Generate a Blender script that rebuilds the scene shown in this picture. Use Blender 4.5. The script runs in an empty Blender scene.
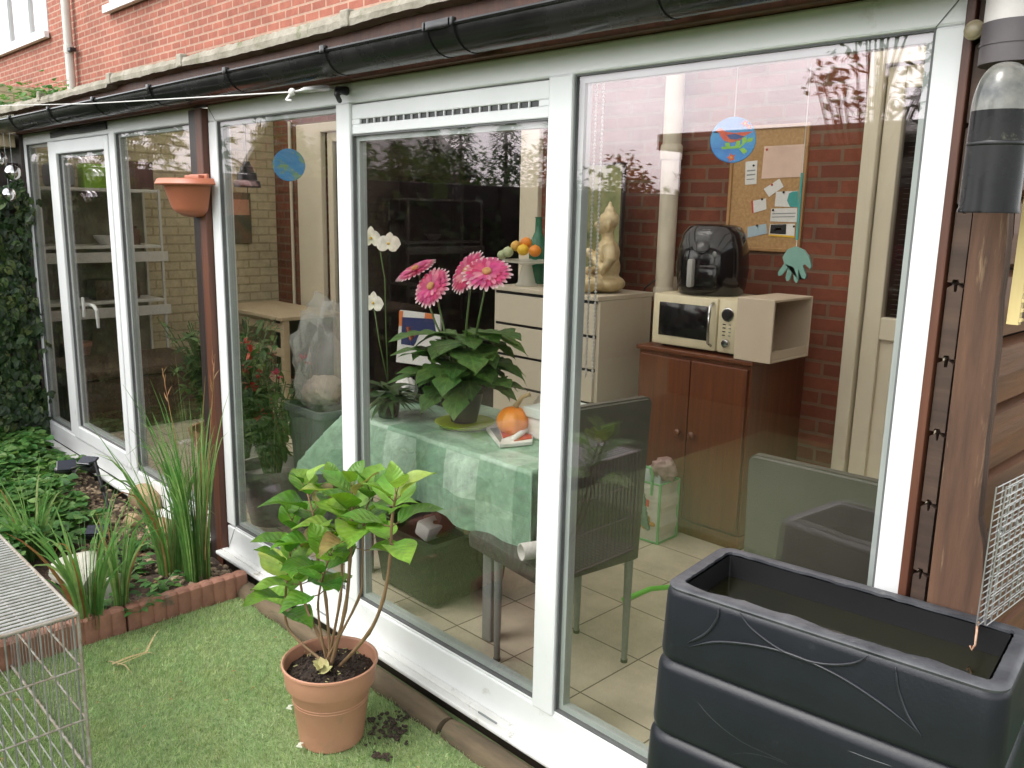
import bpy, bmesh, math, random
import numpy as np
from mathutils import Vector as V, Matrix, Euler
random.seed(7)
PI = math.pi
S = bpy.context.scene
COL = S.collection
# ------------------------------------------------------------------ camera geometry
FOC, CX, CY = 854.0, 512.0, 384.0
CAM = V((0, -1.8, 1.65))
ROT = Matrix(((0.69758752, 0.15638406, -0.69922505), (0.71621147, -0.12452313, 0.68668414), (0.02031676, -0.9798153, -0.19886984)))
# rows above are the camera's axes read in the place's X, Y, Z; build the camera-to-place rotation
def P(px, py, ax, val):
    """the point of the place seen at (px, py) of the photograph that lies on the plane axis ax = val"""
    r = ROT @ V((px - CX, py - CY, FOC))
    return CAM + r * ((val - CAM[ax]) / r[ax])

# ------------------------------------------------------------------ mesh builder
class MB:
    def __init__(s):
        s.v = []; s.f = []; s.uv = []
    def face(s, idx, uv=None):
        s.f.append(tuple(idx)); s.uv.append(uv)
    def poly(s, pts, uv=None):
        n = len(s.v); s.v += [tuple(p) for p in pts]; s.face(range(n, n + len(pts)), uv)
    def box(s, x0, x1, y0, y1, z0, z1, b=0.0, M=None):
        if x0 > x1: x0, x1 = x1, x0
        if y0 > y1: y0, y1 = y1, y0
        if z0 > z1: z0, z1 = z1, z0
        b = min(b, (x1-x0)*.45, (y1-y0)*.45, (z1-z0)*.45)
        if b <= 0:
            n = len(s.v)
            c = [(x, y, z) for z in (z0, z1) for y in (y0, y1) for x in (x0, x1)]
            fs = [(0,2,3,1),(4,5,7,6),(0,1,5,4),(2,6,7,3),(0,4,6,2),(1,3,7,5)]
        else:
            bm = bmesh.new()
            bmesh.ops.create_cube(bm, size=1)
            for q in bm.verts:
                q.co = V(((x0+x1)/2 + q.co.x*(x1-x0), (y0+y1)/2 + q.co.y*(y1-y0), (z0+z1)/2 + q.co.z*(z1-z0)))
            bmesh.ops.bevel(bm, geom=list(bm.edges), offset=b, segments=2, affect='EDGES', profile=.5)
            bm.verts.index_update()
            c = [tuple(q.co) for q in bm.verts]; fs = [tuple(q.index for q in f.verts) for f in bm.faces]
            bm.free(); n = len(s.v)
        if M: c = [tuple(M @ V(p)) for p in c]
        s.v += c
        for f in fs: s.face([n + i for i in f])
        return s
    def tube(s, pts, rad, n=8, caps=True):
        pts = [V(p) for p in pts]
        if not hasattr(rad, '__len__'): rad = [rad]*len(pts)
        rings = []; up = None
        for i, p in enumerate(pts):
            a = pts[max(i-1, 0)]; b = pts[min(i+1, len(pts)-1)]
            d = (b - a).normalized() if (b-a).length > 1e-9 else V((0,0,1))
            if up is None:
                up = V((0,0,1)) if abs(d.z) < .9 else V((1,0,0))
            x = up.cross(d)
            if x.length < 1e-6: x = V((1,0,0)).cross(d)
            x.normalize(); y = d.cross(x); up = y
            k = len(s.v); rings.append(k)
            for j in range(n):
                t = 2*PI*j/n
                s.v.append(tuple(p + (x*math.cos(t) + y*math.sin(t))*rad[i]))
        for i in range(len(rings)-1):
            for j in range(n):
                s.face((rings[i]+j, rings[i]+(j+1)%n, rings[i+1]+(j+1)%n, rings[i+1]+j))
        if caps:
            s.face([rings[0]+j for j in range(n-1, -1, -1)]); s.face([rings[-1]+j for j in range(n)])
        return s
    def lathe(s, prof, c=(0,0,0), n=32, M=None, sx=1, sy=1, closed=False):
        c = V(c); k0 = len(s.v)
        for r, z in prof:
            for j in range(n):
                t = 2*PI*j/n
                p = V((r*math.cos(t)*sx, r*math.sin(t)*sy, z))
                if M: p = M @ p
                s.v.append(tuple(c + p))
        m = len(prof)
        for i in range(m-1 + (1 if closed else 0)):
            for j in range(n):
                a = k0 + i*n; b = k0 + ((i+1)%m)*n
                s.face((a+j, a+(j+1)%n, b+(j+1)%n, b+j))
        if not closed:
            if prof[0][0] > 1e-6: s.face([k0+j for j in range(n-1, -1, -1)])
            if prof[-1][0] > 1e-6: s.face([k0+(m-1)*n+j for j in range(n)])
        return s
    def ball(s, c, r, n=12, sc=(1,1,1), M=None):
        prof = [(r*math.sin(PI*i/(n//2+2)), -r*math.cos(PI*i/(n//2+2))) for i in range(n//2+3)]
        prof[0] = (1e-4, -r); prof[-1] = (1e-4, r)
        Q = Matrix.Diagonal((*sc, 1)).to_3x3()
        if M: Q = M.to_3x3() @ Q
        return s.lathe(prof, c, n, Q)
    def prism(s, pts, vec):
        n = len(s.v); k = len(pts); vec = V(vec)
        s.v += [tuple(V(p)) for p in pts] + [tuple(V(p)+vec) for p in pts]
        s.face(range(k-1, -1, -1)); s.face(range(n+k, n+2*k)) if False else None
        s.f[-1] = tuple(n+i for i in range(k-1, -1, -1))
        s.face(range(n+k, n+2*k))
        for i in range(k): s.face((n+i, n+(i+1)%k, n+k+(i+1)%k, n+k+i))
        return s
    def leaf(s, base, d, nrm, L, W, droop=.3, fold=.25, n=6, shape=None, wav=0.0):
        """a blade-like leaf: u along, v across; folded at the midrib and drooping"""
        base = V(base); d = V(d).normalized(); nrm = V(nrm)
        side = d.cross(nrm)
        if side.length < 1e-5: side = d.orthogonal()
        side.normalize(); nrm = side.cross(d).normalized()
        k = len(s.v)
        for i in range(n+1):
            t = i/n
            w = (shape(t) if shape else math.sin(PI*min(1, t**.75))**.8 * (1-.15*t)) * W/2
            w = max(w, .0006)
            c = base + d*(L*(t - .18*droop*t*t)) - nrm*(droop*L*t*t*.55)
            z = wav*W*math.sin(t*9+base.x*50)
            s.v.append(tuple(c - side*w + nrm*(fold*w + z)))
            s.v.append(tuple(c))
            s.v.append(tuple(c + side*w + nrm*(fold*w - z)))
        for i in range(n):
            a = k+i*3; b = a+3; u0 = i/n; u1 = (i+1)/n
            s.face((a, a+1, b+1, b), ((u0,0),(u0,.5),(u1,.5),(u1,0)))
            s.face((a+1, a+2, b+2, b+1), ((u0,.5),(u0,1),(u1,1),(u1,.5)))
    def ribbon(s, pts, w, nrm):
        k = len(s.v); m = len(pts)
        for i, p in enumerate(pts):
            a = V(pts[max(i-1,0)]); b = V(pts[min(i+1,m-1)])
            sd = (b-a).cross(V(nrm))
            if sd.length < 1e-7: sd = V((1,0,0))
            sd.normalize(); t = i/(m-1); ww = w*(1-t**2.2)*.5 + .0004
            s.v.append(tuple(V(p)-sd*ww)); s.v.append(tuple(V(p)+sd*ww))
        for i in range(m-1):
            a = k+2*i; u0=i/(m-1); u1=(i+1)/(m-1)
            s.face((a, a+1, a+3, a+2), ((u0,0),(u0,1),(u1,1),(u1,0)))
OFF = {}
def build(name, mb, mat, parent=None, smooth=False, auto=None):
    me = bpy.data.meshes.new(name)
    off = V((0,0,0))
    if parent is not None: off = OFF.get(parent.name, V((0,0,0)))
    vs = mb.v if off.length == 0 else [(a-off.x, b-off.y, c-off.z) for a, b, c in mb.v]
    me.from_pydata(vs, [], mb.f)
    if any(u is not None for u in mb.uv):
        ul = me.uv_layers.new(name='UVMap'); flat = []
        for f, u in zip(mb.f, mb.uv):
            if u is None: flat += [0.0, 0.0]*len(f)
            else:
                for a in u: flat += [float(a[0]), float(a[1])]
        ul.data.foreach_set('uv', flat)
    me.update()
    if smooth:
        me.polygons.foreach_set('use_smooth', [True]*len(me.polygons))
        if auto is not None:
            me.set_sharp_from_angle(angle=math.radians(auto))
    o = bpy.data.objects.new(name, me); COL.objects.link(o)
    me.materials.append(mat)
    if parent is not None:
        o.parent = parent; OFF[o.name] = off
    return o
def tag(o, label=None, cat=None, group=None, kind=None):
    if label: o['label'] = label
    if cat: o['category'] = cat
    if group: o['group'] = group
    if kind: o['kind'] = kind
    return o
def thing(name, label, cat, loc, group=None):
    o = bpy.data.objects.new(name, None); COL.objects.link(o); o.location = loc
    o.empty_display_size = .1
    OFF[o.name] = V(loc)
    return tag(o, label, cat, group)
def struct(name, mb, mat, **k):
    return tag(build(name, mb, mat, **k), kind='structure')
def copy_tree(o, parent=None):
    c = o.copy(); COL.objects.link(c)
    if parent: c.parent = parent
    for ch in list(o.children): copy_tree(ch, c)
    return c

# ------------------------------------------------------------------ materials
def nt(name):
    m = bpy.data.materials.new(name); m.use_nodes = True
    t = m.node_tree; t.nodes.clear()
    return m, t, (lambda ty, **k: _n(t, ty, **k))
def _n(t, ty, **k):
    n = t.nodes.new(ty)
    for a, b in k.items():
        if a == 'i':
            for q, w in b.items(): n.inputs[q].default_value = w
        else: setattr(n, a, b)
    return n
def c4(c): return (c[0], c[1], c[2], 1)
def ramp(N, stops):
    r = N('ShaderNodeValToRGB'); e = r.color_ramp.elements
    while len(e) < len(stops): e.new(.5)
    for q, (p, c) in zip(e, stops): q.position = p; q.color = c4(c)
    return r
def mat(name, c1, c2=None, rough=.5, scale=6, detail=6, bump=0, bscale=None, metal=0, stretch=(1,1,1), spec=.5, lo=.35, hi=.65, coat=0, dirt=None, rvar=0.0):
    m, t, N = nt(name); L = t.links.new
    out = N('ShaderNodeOutputMaterial'); b = N('ShaderNodeBsdfPrincipled', i={'Roughness': rough, 'Metallic': metal, 'Specular IOR Level': spec, 'Coat Weight': coat})
    L(b.outputs[0], out.inputs[0])
    tc = N('ShaderNodeTexCoord'); mp = N('ShaderNodeMapping', i={'Scale': stretch}); L(tc.outputs['Object'], mp.inputs[0])
    nz = N('ShaderNodeTexNoise', i={'Scale': scale, 'Detail': detail, 'Roughness': .6}); L(mp.outputs[0], nz.inputs['Vector'])
    if c2 is None: c2 = tuple(x*.82 for x in c1)
    r = ramp(N, [(lo, c1), (hi, c2)]); L(nz.outputs[0], r.inputs[0])
    col = r.outputs[0]
    if dirt:
        n2 = N('ShaderNodeTexNoise', i={'Scale': dirt[1], 'Detail': 8, 'Roughness': .7}); L(mp.outputs[0], n2.inputs['Vector'])
        r2 = ramp(N, [(dirt[2], (0,0,0)), (dirt[2]+.12, (1,1,1))]); L(n2.outputs[0], r2.inputs[0])
        mx = N('ShaderNodeMix', data_type='RGBA'); L(r2.outputs[0], mx.inputs[0]); L(col, mx.inputs[6]); mx.inputs[7].default_value = c4(dirt[0]); col = mx.outputs[2]
    L(col, b.inputs['Base Color'])
    if rvar:
        mr = N('ShaderNodeMapRange', i={1:.3, 2:.7, 3:rough-rvar, 4:rough+rvar}); L(nz.outputs[0], mr.inputs[0]); L(mr.outputs[0], b.inputs['Roughness'])
    if bump:
        n3 = nz
        if bscale:
            n3 = N('ShaderNodeTexNoise', i={'Scale': bscale, 'Detail': 5}); L(mp.outputs[0], n3.inputs['Vector'])
        bp = N('ShaderNodeBump', i={'Strength': bump, 'Distance': .01}); L(n3.outputs[0], bp.inputs['Height']); L(bp.outputs[0], b.inputs['Normal'])
    return m
def leafmat(name, stops, rough=.45, trans=.3, vein=0, spec=.4):
    """leaf colour varies from leaf to leaf; veins follow the leaf's own length"""
    m, t, N = nt(name); L = t.links.new
    out = N('ShaderNodeOutputMaterial'); g = N('ShaderNodeNewGeometry')
    r = ramp(N, stops); L(g.outputs['Random Per Island'], r.inputs[0]); col = r.outputs[0]
    tc = N('ShaderNodeTexCoord')
    nz = N('ShaderNodeTexNoise', i={'Scale': 30, 'Detail': 3}); L(tc.outputs['Object'], nz.inputs[0])
    hs = N('ShaderNodeHueSaturation'); mr = N('ShaderNodeMapRange', i={1:.3, 2:.7, 3:.75, 4:1.2}); L(nz.outputs[0], mr.inputs[0]); L(mr.outputs[0], hs.inputs['Value']); L(col, hs.inputs['Color']); col = hs.outputs[0]
    n4 = N('ShaderNodeTexNoise', i={'Scale': 9, 'Detail': 4}); L(tc.outputs['Object'], n4.inputs[0]); m4 = N('ShaderNodeMapRange', i={1:.3, 2:.7, 3:.475, 4:.52}); L(n4.outputs[0], m4.inputs[0]); L(m4.outputs[0], hs.inputs['Hue'])
    b = N('ShaderNodeBsdfPrincipled', i={'Roughness': rough, 'Specular IOR Level': spec})
    if vein:
        sp = N('ShaderNodeSeparateXYZ'); L(tc.outputs['UV'], sp.inputs[0])
        a = N('ShaderNodeMath', operation='SUBTRACT', i={1:.5}); L(sp.outputs[1], a.inputs[0])
        ab = N('ShaderNodeMath', operation='ABSOLUTE'); L(a.outputs[0], ab.inputs[0])
        ml = N('ShaderNodeMath', operation='MULTIPLY_ADD', i={1:-.55}); L(ab.outputs[0], ml.inputs[0]); L(sp.outputs[0], ml.inputs[2])
        k = N('ShaderNodeMath', operation='MULTIPLY', i={1: vein*2*PI}); L(ml.outputs[0], k.inputs[0])
        sn = N('ShaderNodeMath', operation='SINE'); L(k.outputs[0], sn.inputs[0])
        p1 = N('ShaderNodeMapRange', i={1:.86, 2:1, 3:0, 4:1}); L(sn.outputs[0], p1.inputs[0])
        p2 = N('ShaderNodeMapRange', i={1:.045, 2:.015, 3:0, 4:1}); L(ab.outputs[0], p2.inputs[0])
        mxv = N('ShaderNodeMath', operation='MAXIMUM'); L(p1.outputs[0], mxv.inputs[0]); L(p2.outputs[0], mxv.inputs[1])
        ml2 = N('ShaderNodeMath', operation='MULTIPLY', i={1:.26}); L(mxv.outputs[0], ml2.inputs[0])
        mx = N('ShaderNodeMix', data_type='RGBA'); L(ml2.outputs[0], mx.inputs[0]); L(col, mx.inputs[6]); mx.inputs[7].default_value = (.22,.36,.09,1); col = mx.outputs[2]
        bp = N('ShaderNodeBump', i={'Strength': .22, 'Distance': .004}); L(sn.outputs[0], bp.inputs['Height']); L(bp.outputs[0], b.inputs['Normal'])
    L(col, b.inputs['Base Color'])
    tr = N('ShaderNodeBsdfTranslucent'); h2 = N('ShaderNodeHueSaturation', i={'Value': 1.5, 'Saturation': 1.1}); L(col, h2.inputs['Color']); L(h2.outputs[0], tr.inputs[0])
    mix = N('ShaderNodeMixShader', i={0: trans}); L(b.outputs[0], mix.inputs[1]); L(tr.outputs[0], mix.inputs[2]); L(mix.outputs[0], out.inputs[0])
    return m
def brickmat(name, c1, c2, mortar, axes=(0, 2), w=.22, h=.0765, ms=.010, painted=False, off=(0,0)):
    m, t, N = nt(name); L = t.links.new
    out = N('ShaderNodeOutputMaterial'); b = N('ShaderNodeBsdfPrincipled', i={'Roughness': .85, 'Specular IOR Level': .25}); L(b.outputs[0], out.inputs[0])
    tc = N('ShaderNodeTexCoord'); sp = N('ShaderNodeSeparateXYZ'); L(tc.outputs['Object'], sp.inputs[0])
    cb = N('ShaderNodeCombineXYZ'); L(sp.outputs[axes[0]], cb.inputs[0]); L(sp.outputs[axes[1]], cb.inputs[1])
    wob = N('ShaderNodeTexNoise', i={'Scale': 9, 'Detail': 2}); L(cb.outputs[0], wob.inputs[0])
    wm = N('ShaderNodeVectorMath', operation='MULTIPLY_ADD', i={1: (.006,.006,0), 2: (off[0]-.003, off[1]-.003, 0)}); L(wob.outputs[1], wm.inputs[0])
    ad = N('ShaderNodeVectorMath', operation='ADD'); L(cb.outputs[0], ad.inputs[0]); L(wm.outputs[0], ad.inputs[1])
    bk = N('ShaderNodeTexBrick', i={'Color1': c4(c1), 'Color2': c4(c2), 'Mortar': c4(mortar), 'Scale': 1, 'Mortar Size': ms, 'Mortar Smooth': .15, 'Bias': 0, 'Brick Width': w, 'Row Height': h}); L(ad.outputs[0], bk.inputs[0])
    nz = N('ShaderNodeTexNoise', i={'Scale': 14, 'Detail': 8, 'Roughness': .65}); L(tc.outputs['Object'], nz.inputs[0])
    nl = N('ShaderNodeTexNoise', i={'Scale': 1.1, 'Detail': 4, 'Roughness': .6}); L(tc.outputs['Object'], nl.inputs[0])
    ma = N('ShaderNodeMath', operation='ADD'); L(nz.outputs[0], ma.inputs[0]); L(nl.outputs[0], ma.inputs[1])
    mr = N('ShaderNodeMapRange', i={1:.6, 2:1.4, 3:.68, 4:1.3}); L(ma.outputs[0], mr.inputs[0])
    hs = N('ShaderNodeHueSaturation'); L(bk.outputs[0], hs.inputs['Color']); L(mr.outputs[0], hs.inputs['Value']); L(hs.outputs[0], b.inputs['Base Color'])
    hh = N('ShaderNodeMath', operation='MULTIPLY_ADD', i={1: -1.0}); L(bk.outputs[1], hh.inputs[0]); L(nz.outputs[0], hh.inputs[2])
    bp = N('ShaderNodeBump', i={'Strength': .6, 'Distance': .008}); L(hh.outputs[0], bp.inputs['Height']); L(bp.outputs[0], b.inputs['Normal'])
    return m
def woodmat(name, c1, c2, rough=.6, axis=2, scale=2.0, bump=.25, streak=14, dirt=None):
    st = [streak, streak, streak]; st[axis] = 1.0
    return mat(name, c1, c2, rough=rough, scale=scale, detail=9, stretch=tuple(st), bump=bump, lo=.3, hi=.7, dirt=dirt)
def glassmat(name, tint=(.955,.95,.935), f0=.088):
    m, t, N = nt(name); L = t.links.new
    out = N('ShaderNodeOutputMaterial'); g = N('ShaderNodeNewGeometry')
    dp = N('ShaderNodeVectorMath', operation='DOT_PRODUCT'); L(g.outputs['Incoming'], dp.inputs[0]); L(g.outputs['Normal'], dp.inputs[1])
    ab = N('ShaderNodeMath', operation='ABSOLUTE'); L(dp.outputs['Value'], ab.inputs[0])
    om = N('ShaderNodeMath', operation='SUBTRACT', i={0: 1.0}); L(ab.outputs[0], om.inputs[1])
    pw = N('ShaderNodeMath', operation='POWER', i={1: 5.0}); L(om.outputs[0], pw.inputs[0])
    fr = N('ShaderNodeMath', operation='MULTIPLY_ADD', i={1: 1-f0, 2: f0}); L(pw.outputs[0], fr.inputs[0])
    tr = N('ShaderNodeBsdfTransparent', i={0: c4(tint)}); gl = N('ShaderNodeBsdfGlossy', i={'Color': (1,.91,.97,1), 'Roughness': 0.0})
    tc = N('ShaderNodeTexCoord'); nz = N('ShaderNodeTexNoise', i={'Scale': 2.2, 'Detail': 1}); L(tc.outputs['Object'], nz.inputs[0])
    bp = N('ShaderNodeBump', i={'Strength': .006, 'Distance': .02}); L(nz.outputs[0], bp.inputs['Height']); L(bp.outputs[0], gl.inputs['Normal'])
    mx = N('ShaderNodeMixShader'); L(fr.outputs[0], mx.inputs[0]); L(tr.outputs[0], mx.inputs[1]); L(gl.outputs[0], mx.inputs[2]); L(mx.outputs[0], out.inputs[0])
    return m
def filmmat(name, col, alpha, rough=.25, trans=.4):
    m, t, N = nt(name); L = t.links.new
    out = N('ShaderNodeOutputMaterial')
    tp = N('ShaderNodeBsdfTransparent'); b = N('ShaderNodeBsdfPrincipled', i={'Base Color': c4(col), 'Roughness': rough}); tl = N('ShaderNodeBsdfTranslucent', i={0: c4(col)})
    m1 = N('ShaderNodeMixShader', i={0: trans}); L(b.outputs[0], m1.inputs[1]); L(tl.outputs[0], m1.inputs[2])
    m2 = N('ShaderNodeMixShader', i={0: alpha}); L(tp.outputs[0], m2.inputs[1]); L(m1.outputs[0], m2.inputs[2]); L(m2.outputs[0], out.inputs[0])
    tc = N('ShaderNodeTexCoord'); nz = N('ShaderNodeTexNoise', i={'Scale': 14, 'Detail': 6}); L(tc.outputs['Object'], nz.inputs[0])
    bp = N('ShaderNodeBump', i={'Strength': .5, 'Distance': .01}); L(nz.outputs[0], bp.inputs['Height']); L(bp.outputs[0], b.inputs['Normal'])
    return m

WHITE = mat('white_pvc', (.78,.79,.79), (.72,.73,.73), rough=.32, scale=3, dirt=((.48,.47,.41), 6, .64), bump=.02, bscale=40)
WHITE2 = mat('weathered_white_pvc', (.66,.67,.63), (.56,.57,.52), rough=.4, scale=3, dirt=((.35,.35,.28), 4, .62))
CREAM = mat('cream_paint', (.66,.60,.46), (.62,.56,.43), rough=.45, scale=3)
GASKET = mat('rubber_gasket', (.12,.125,.125), rough=.6)
SILLM = mat('stained_white_sill', (.76,.76,.74), (.66,.66,.63), rough=.4, scale=5, dirt=((.30,.27,.20), 14, .60), bump=.03, bscale=50)
BEAD = mat('grey_bead', (.42,.46,.45), (.36,.40,.39), rough=.35, scale=4)
BLACKP = mat('black_gutter_plastic', (.008,.008,.008), (.016,.015,.015), rough=.24, scale=5, detail=8, dirt=((.05,.048,.042), 7, .64), rvar=.10)
BLACK = mat('black_plastic', (.012,.012,.013), rough=.35)
GLOSSB = mat('gloss_black', (.008,.008,.009), rough=.12, spec=.6)
TANKM = mat('tank_plastic', (.0075,.009,.0130), (.011,.0125,.017), spec=.38, rough=.38, scale=4, detail=8, dirt=((.035,.036,.038), 16, .66), rvar=.06, bump=.05, bscale=160)
RIMM = mat('worn_tank_rim', (.022,.024,.030), (.075,.078,.085), rough=.45, scale=14, detail=10, dirt=((.16,.16,.15), 20, .62))
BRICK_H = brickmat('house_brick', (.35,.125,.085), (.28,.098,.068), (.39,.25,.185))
BRICK_I = brickmat('shaded_inner_brick', (.20,.062,.034), (.135,.043,.026), (.17,.105,.068), ms=.009)  # darker copy of the house brick, indoor shade in its colour, browner mortar
BRICK_C = brickmat('cream_painted_brick', (.54,.47,.31), (.50,.43,.28), (.38,.32,.20), axes=(1, 2), ms=.008)
BROWNW = woodmat('brown_stained_wood', (.13,.045,.022), (.06,.022,.013), rough=.5)
DARKW = woodmat('dark_stained_wood', (.035,.022,.018), (.018,.012,.011), rough=.45)
OLDW = woodmat('weathered_log_wood', (.085,.050,.033), (.030,.019,.014), rough=.75, axis=0, streak=10, dirt=((.20,.15,.11), 12, .66))
PLANKW = woodmat('red_brown_plank', (.135,.066,.036), (.045,.023,.014), rough=.8, streak=11, bump=.8, dirt=((.21,.135,.075), 5, .60))
SIDEW = woodmat('side_boarding', (.17,.068,.024), (.09,.036,.014), rough=.55, axis=1, streak=14)
CABW = woodmat('cabinet_veneer', (.165,.050,.018), (.092,.029,.012), rough=.35, axis=2, streak=18, bump=.05)
PALEW = woodmat('pale_table_wood', (.52,.42,.28), (.44,.35,.22), rough=.5, axis=0, bump=.05)
LOGM = woodmat('log_edging', (.20,.145,.085), (.055,.042,.026), rough=.85, axis=0, streak=6, bump=.5, dirt=((.05,.07,.03), 6, .58))
YELW = woodmat('pale_batten', (.62,.50,.23), (.50,.38,.16), rough=.6)
TERRA = mat('terracotta_plastic', (.50,.255,.165), (.44,.215,.135), rough=.5, scale=3, detail=8, dirt=((.34,.20,.13), 7, .57), bump=.06, bscale=30)
TERRA2 = mat('planter_plastic', (.45,.155,.085), (.40,.13,.075), rough=.42, scale=3)
EDGEM = mat('edging_clay', (.34,.165,.11), (.22,.105,.07), rough=.85, scale=9, bump=.4, bscale=60, dirt=((.10,.09,.06), 8, .6))
SOIL = mat('potting_soil', (.022,.014,.010), (.05,.032,.022), rough=.95, scale=40, bump=1.0, bscale=70)
BEDSOIL = mat('bed_soil', (.035,.022,.015), (.075,.048,.032), rough=.95, scale=25, bump=1.0, bscale=50)
BARK = woodmat('bark', (.10,.065,.04), (.05,.035,.025), rough=.9)
STEMB = woodmat('hydrangea_stem', (.26,.16,.08), (.16,.10,.05), rough=.7, bump=.2)
STEMG = mat('green_stem', (.10,.17,.05), rough=.55)
GLASS = glassmat('window_glass')
GLASSIN = glassmat('inner_glass', (.8,.8,.8), .04)
METAL = mat('galvanised_wire', (.50,.50,.48), (.38,.38,.37), rough=.35, metal=.8, scale=20)
CAGEM = mat('cage_wire', (.62,.62,.60), (.45,.44,.42), rough=.35, metal=.5, scale=20, dirt=((.25,.13,.06), 18, .68))
RUSTM = mat('rusty_rail', (.42,.40,.36), (.27,.21,.15), rough=.6, scale=30, metal=.2)
CHROME = mat('chrome', (.6,.6,.6), rough=.15, metal=1)
GREYW = mat('grey_lacquer', (.22,.235,.22), (.18,.19,.18), rough=.35, scale=8)
LEATHER = mat('grey_green_leather', (.078,.073,.064), (.062,.058,.050), rough=.42, scale=5, bump=.12, bscale=220)
CREAMP = mat('cream_enamel', (.74,.66,.45), rough=.3)
BEIGE = mat('beige_box_board', (.58,.48,.37), (.54,.44,.33), rough=.5, scale=4)
DRAWM = mat('chest_lacquer', (.60,.54,.42), (.56,.50,.39), rough=.4, scale=3)
CORK = mat('cork', (.46,.29,.13), (.36,.21,.09), rough=.9, scale=60, bump=.2, dirt=((.28,.16,.07), 90, .6))
PAPERW = mat('white_paper', (.74,.73,.70), rough=.7)
PAPERP = mat('pink_paper', (.72,.52,.42), rough=.7)
TEAL = mat('teal_plastic', (.05,.33,.30), rough=.35)
MINT = mat('mint_plastic', (.17,.30,.25), (.12,.24,.20), rough=.4, scale=12)
LIME = mat('lime_plastic', (.17,.72,.06), rough=.35)
SAUC = mat('lime_saucer', (.52,.70,.03), rough=.3)
GREYP = mat('grey_bin_plastic', (.24,.265,.265), rough=.4)
CRATEM = mat('dark_green_crate', (.022,.034,.017), (.032,.045,.022), rough=.5, scale=8)
GOLDM = mat('statue_gold', (.66,.55,.35), (.46,.35,.17), rough=.42, scale=16, metal=.15)
ORANGE = mat('orange_peel', (.75,.26,.02), (.68,.20,.015), rough=.45, scale=20, bump=.15, bscale=140)
YELLOWF = mat('lemon_peel', (.75,.48,.03), rough=.45, bump=.15, bscale=120)
PALEG = mat('pale_green_fruit', (.32,.42,.22), (.45,.50,.30), rough=.5, scale=12)
REDP = mat('red_print', (.55,.05,.035), rough=.5)
BLUEP = mat('navy_print', (.02,.03,.12), rough=.5)
ORNP = mat('orange_print', (.70,.19,.05), rough=.5)
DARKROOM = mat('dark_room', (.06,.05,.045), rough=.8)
LILAC = mat('mauve_plastic_film', (.45,.30,.27), (.30,.20,.18), rough=.3, scale=14)
WATER = mat('still_dark_water', (.006,.006,.002), (.014,.013,.004), rough=.06, scale=3)
ROCK = mat('sandstone', (.42,.30,.17), (.30,.21,.12), rough=.9, scale=7, bump=.5, bscale=22)
ROCKW = mat('pale_rock', (.52,.50,.42), (.36,.36,.30), rough=.9, scale=9, bump=.5, bscale=22, dirt=((.14,.15,.11), 10, .55))
MOSSY = mat('mossy_roof_edge', (.36,.33,.27), (.22,.20,.15), rough=.9, scale=8, detail=10, bump=.6, bscale=40, dirt=((.09,.12,.03), 7, .56))
GRAYPIPE = mat('pale_grey_pipe', (.60,.58,.53), (.54,.52,.47), rough=.45, scale=5, dirt=((.30,.28,.23), 8, .64))
CREAMPIPE = mat('cream_pipe', (.66,.60,.47), rough=.4)
CURTAIN = mat('net_curtain', (.62,.64,.64), (.50,.52,.52), rough=.9, stretch=(14,1,.3), scale=2)
PICM = mat('green_picture', (.14,.17,.06), (.30,.30,.14), rough=.6, scale=9, dirt=((.05,.07,.03), 7, .55))
PICD = mat('dark_picture', (.05,.07,.04), (.16,.09,.05), rough=.6, scale=5)
LEAF_H = leafmat('hydrangea_leaf', [(0, (.06,.16,.020)), (.5, (.13,.285,.032)), (.85, (.22,.40,.06)), (1, (.33,.40,.09))], rough=.38, trans=.32, vein=7)
LEAF_HT = leafmat('browned_hydrangea_leaf', [(0, (.20,.22,.06)), (1, (.34,.17,.08))], rough=.5, trans=.3, vein=7)
LEAF_GC = leafmat('ground_leaf', [(0, (.035,.11,.022)), (.6, (.075,.19,.04)), (1, (.16,.28,.08))], rough=.5)
LEAF_IVY = leafmat('ivy_leaf', [(0, (.010,.026,.008)), (.6, (.03,.065,.018)), (.9, (.07,.12,.03)), (1, (.15,.19,.06))], rough=.4, trans=.15)
LEAF_GR = leafmat('grass_blade', [(0, (.09,.21,.05)), (.6, (.18,.34,.10)), (.93, (.30,.43,.16)), (1, (.38,.38,.19))], rough=.5)
LEAF_DRY = leafmat('straw_blade', [(0, (.38,.27,.12)), (1, (.30,.15,.06))], rough=.7)
LEAF_GB = leafmat('gerbera_leaf', [(0, (.045,.12,.025)), (1, (.10,.21,.05))], rough=.5, vein=5)
LEAF_OR = leafmat('dark_leaf', [(0, (.02,.055,.015)), (1, (.05,.11,.03))], rough=.4, vein=0)
LEAF_T = leafmat('tree_leaf', [(0, (.025,.06,.014)), (.6, (.06,.125,.03)), (1, (.12,.19,.05))], rough=.55)
LEAF_CON = leafmat('conifer_needle', [(0, (.05,.085,.04)), (1, (.12,.17,.08))], rough=.6, trans=.1)
LEAF_RED = leafmat('copper_leaf', [(0, (.10,.04,.02)), (.6, (.09,.09,.025)), (1, (.16,.15,.05))], rough=.5)
PET_O = leafmat('orchid_petal', [(0, (.78,.78,.66)), (1, (.84,.84,.78))], rough=.5, trans=.4)
PET_R = leafmat('red_petal', [(0, (.32,.02,.03)), (.6, (.42,.05,.04)), (1, (.46,.10,.08))], rough=.5, trans=.3)
ROOFM = filmmat('opal_polycarbonate', (.85,.85,.80), .50, trans=.8)
FILM = filmmat('clear_plastic_film', (.75,.77,.74), .30, rough=.12, trans=.3)
STRAW = mat('dry_straw', (.45,.36,.20), (.36,.26,.12), rough=.8)

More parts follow.
